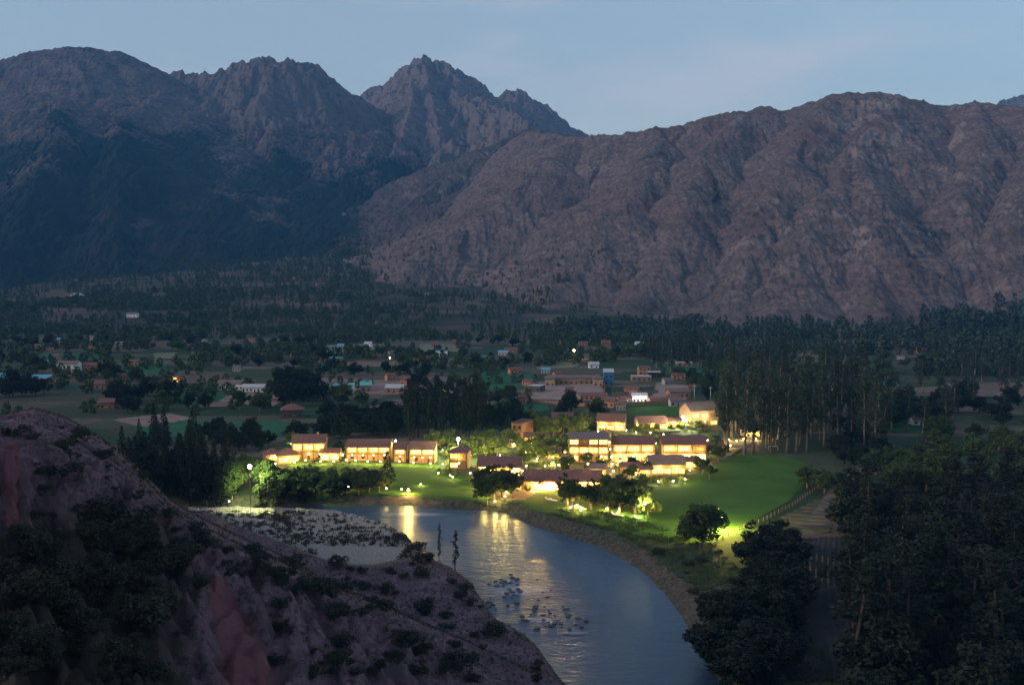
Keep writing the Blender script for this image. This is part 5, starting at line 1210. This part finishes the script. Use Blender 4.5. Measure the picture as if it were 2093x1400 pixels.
# scrub on the gravel bar and banks
bb = rng.uniform(BAR.min(0), BAR.max(0), (16000, 2)); kb = inside(BAR, bb[:, 0], bb[:, 1]); bb = bb[kb]
bb = bb[(fbm(bb[:, 0] / 2.2, bb[:, 1] / 2.2, 4, 420) + .8 * fbm(bb[:, 0] / 14, bb[:, 1] / 9, 2, 421) > .10) & ~((bb[:, 1] < 292) & (bb[:, 0] / bb[:, 1] * F + 1046.5 > 640))]
bz, _ = near_height(bb[:, 0], bb[:, 1])
tufts('undergrowth', 'dark tussocks over the gravel bar', np.stack([bb[:, 0], bb[:, 1], bz], -1), .8, M['scrub'], 7, 8)
q = rng.uniform((-40, 120), (120, 330), (60000, 2)); dq = pdist(RIVER, q[:, 0], q[:, 1]); iq = inside(RIVER, q[:, 0], q[:, 1])
sideE = (q[:, 0] > -5) & (~iq) & (dq > 6.5) & (dq < 24) & ((q - P2) @ HN < -14)
q = q[sideE]; q = q[fbm(q[:, 0] / 8, q[:, 1] / 8, 3, 430) > -.12]; qz, _ = near_height(q[:, 0], q[:, 1])
tufts('undergrowth', 'rank green weeds along the east river bank', np.stack([q[:, 0], q[:, 1], qz], -1), .75, M['broad'], 6, 9)

# stones
def rock_mesh(seed, k=7, m=5):
    r = random.Random(seed); mb = MB().ball((0, 0, 0), 1, k, m); sx, sy, sz_ = r.uniform(.8, 1.4), r.uniform(.6, 1.1), r.uniform(.45, .7)
    cache = {}
    for i, (x, y, z) in enumerate(mb.v):
        key = (round(x, 3), round(y, 3), round(z, 3)); f = cache.setdefault(key, r.uniform(.75, 1.2)); mb.v[i] = (x * f * sx, y * f * sy, z * f * sz_)
    return mb
RK = [rock_mesh(s).mesh('boulder') for s in range(5)]
for r_ in RK: r_.materials.append(M['stone'])
for i in range(90):
    c = random.choice([(1060, 1208, 26, 14), (1110, 1245, 34, 16), (1140, 1265, 34, 10), (1030, 1192, 14, 8), (1000, 1235, 8, 12)])
    u, v = random.gauss(c[0], c[2]), random.gauss(c[1], c[3]); x, y, _ = gp(u, v, -3)
    o = link('boulder', RK[i % 5]); s = random.uniform(.25, .8); o.location = (x, y, -3 + s * .1); o.scale = (s, s, s * .8); o.rotation_euler.z = random.uniform(0, 6)
    tag(o, 'wet boulder breaking the surface in the river rapids', 'boulder', 'boulders in the rapids')
def stones(name, label, pts, smin, smax):
    Vs, Fs, n = [], [], 0
    T = [np.array(rock_mesh(s, 5, 3).v) for s in range(6)]; Ff = np.array(rock_mesh(0, 5, 3).f)
    for i, (x, y, z) in enumerate(pts):
        s = random.uniform(smin, smax); t = T[i % 6] * s; a = i * 1.7
        t = np.stack([t[:, 0] * math.cos(a) - t[:, 1] * math.sin(a), t[:, 0] * math.sin(a) + t[:, 1] * math.cos(a), t[:, 2]], -1) + (x, y, z); Vs.append(t); Fs.append(Ff + n); n += len(t)
    tag(link(name, mesh_from_arrays(name, np.concatenate(Vs), np.concatenate(Fs), False), M['stone']), label, 'stones', kind='stuff')
q = rng.uniform((-60, 120), (120, 345), (90000, 2)); dq = pdist(RIVER, q[:, 0], q[:, 1]); iq = inside(RIVER, q[:, 0], q[:, 1])
e = (~iq) & (dq < 2.2 + 3.0 * np.abs(fbm(q[:, 0] / 14, q[:, 1] / 14, 2, 501))) & ((q - P2) @ HN < -14) & (rng.random(len(q)) < .3) & (fbm(q[:, 0] / 5, q[:, 1] / 5, 3, 500) > -.15)
q1 = q[e]; z1, _ = near_height(q1[:, 0], q1[:, 1])
stones('rubble', 'rock armour along the east river bank', np.column_stack([q1, z1]), .15, .45)
e = (~iq) & (dq < 3.5) & ((q - P2) @ HN >= -14) & (q[:, 1] > 215)
q1 = q[e]; z1, _ = near_height(q1[:, 0], q1[:, 1]); stones('rubble', 'grey stones at the foot of the near slope', np.column_stack([q1, z1]), .2, .55)

# ---------------------------------------------------------------- camera, light, air
cam = bpy.data.cameras.new('camera'); co = bpy.data.objects.new('camera', cam); COL.objects.link(co)
co.location = (0, 0, CZ); co.rotation_euler = (math.pi / 2 - PITCH, 0, 0); cam.sensor_width = 36; cam.lens = F / 2093 * 36; cam.clip_start = .5; cam.clip_end = 40000
sc.camera = co
w = bpy.data.worlds.new('World'); sc.world = w; w.use_nodes = True; nt = w.node_tree; bg = nt.nodes['Background']
sky = nt.nodes.new('ShaderNodeTexSky'); sky.sky_type = 'NISHITA'; sky.sun_disc = False
SUN_EL, SUN_AZ = 3.0, 252.0          # azimuth measured clockwise from the view direction
sky.sun_elevation = R(SUN_EL); sky.sun_rotation = R(SUN_AZ); sky.altitude = 2800; sky.air_density = 1.4; sky.dust_density = 2.0; sky.ozone_density = 2.5
tc = nt.nodes.new('ShaderNodeTexCoord'); mp = nt.nodes.new('ShaderNodeMapping'); mp.inputs['Scale'].default_value = (2.2, 2.2, 9); mp.inputs['Rotation'].default_value = (.25, .2, 0)
cn = nt.nodes.new('ShaderNodeTexNoise'); cn.inputs['Scale'].default_value = 1.3; cn.inputs['Detail'].default_value = 5; cr_ = nt.nodes.new('ShaderNodeValToRGB')
cr_.color_ramp.elements[0].position = .50; cr_.color_ramp.elements[0].color = (.35, .35, .35, 1); cr_.color_ramp.elements[1].position = .72; cr_.color_ramp.elements[1].color = (.85, .85, .85, 1)
mx = nt.nodes.new('ShaderNodeMix'); mx.data_type = 'RGBA'; mx.inputs[7].default_value = (1.5, 1.58, 1.66, 1)
nt.links.new(tc.outputs['Generated'], mp.inputs['Vector']); nt.links.new(mp.outputs[0], cn.inputs['Vector']); nt.links.new(cn.outputs['Fac'], cr_.inputs['Fac'])
sx = nt.nodes.new('ShaderNodeSeparateXYZ'); nt.links.new(tc.outputs['Generated'], sx.inputs[0])
hr = nt.nodes.new('ShaderNodeValToRGB'); hr.color_ramp.elements[0].position = .04; hr.color_ramp.elements[0].color = (.34, .34, .34, 1); hr.color_ramp.elements[1].position = .34; hr.color_ramp.elements[1].color = (0, 0, 0, 1); nt.links.new(sx.outputs[2], hr.inputs['Fac'])
ad = nt.nodes.new('ShaderNodeMath'); ad.operation = 'ADD'; ad.use_clamp = True; nt.links.new(cr_.outputs['Color'], ad.inputs[0]); nt.links.new(hr.outputs['Color'], ad.inputs[1]); nt.links.new(ad.outputs[0], mx.inputs[0]); nt.links.new(sky.outputs[0], mx.inputs[6]); nt.links.new(mx.outputs[2], bg.inputs['Color']); bg.inputs['Strength'].default_value = .15
sl = bpy.data.lights.new('sun', 'SUN'); so = bpy.data.objects.new('sun', sl); COL.objects.link(so)
sl.energy = .72; sl.angle = R(12); sl.color = (1, .70, .60)
az = R(SUN_AZ); el = R(24)
dirv = Vector((math.sin(az) * math.cos(el), math.cos(az) * math.cos(el), math.sin(el)))
so.rotation_euler = dirv.to_track_quat('Z', 'Y').to_euler()
HAZE = True
if HAZE:
    hz = MB().box(-6500, 6500, -60, 8600, -12, 1750)
    m = bpy.data.materials.new('haze'); m.use_nodes = True; n_ = m.node_tree; n_.nodes.remove(n_.nodes['Principled BSDF'])
    pv = n_.nodes.new('ShaderNodeVolumePrincipled'); pv.inputs['Color'].default_value = (.12, .46, 1, 1); pv.inputs['Density'].default_value = .00006; pv.inputs['Anisotropy'].default_value = 0
    n_.links.new(pv.outputs[0], n_.nodes['Material Output'].inputs['Volume'])
    tag(link('haze', hz.mesh('haze'), m), 'thin blue evening haze filling the valley', 'haze', kind='stuff')
vs = sc.view_settings; vs.view_transform = 'Standard'; vs.look = 'None'; vs.exposure = 1.5; vs.gamma = 1; vs.use_curve_mapping = False
cy_ = sc.cycles; cy_.use_denoising = True; cy_.max_bounces = 5; cy_.diffuse_bounces = 2; cy_.glossy_bounces = 2; cy_.transmission_bounces = 1; cy_.volume_bounces = 0; cy_.sample_clamp_indirect = 3; cy_.sample_clamp_direct = 0
cy_.use_light_tree = True; cy_.caustics_reflective = True
print('lights', NL[0], 'trees', COUNT, 'objects', len(bpy.data.objects))
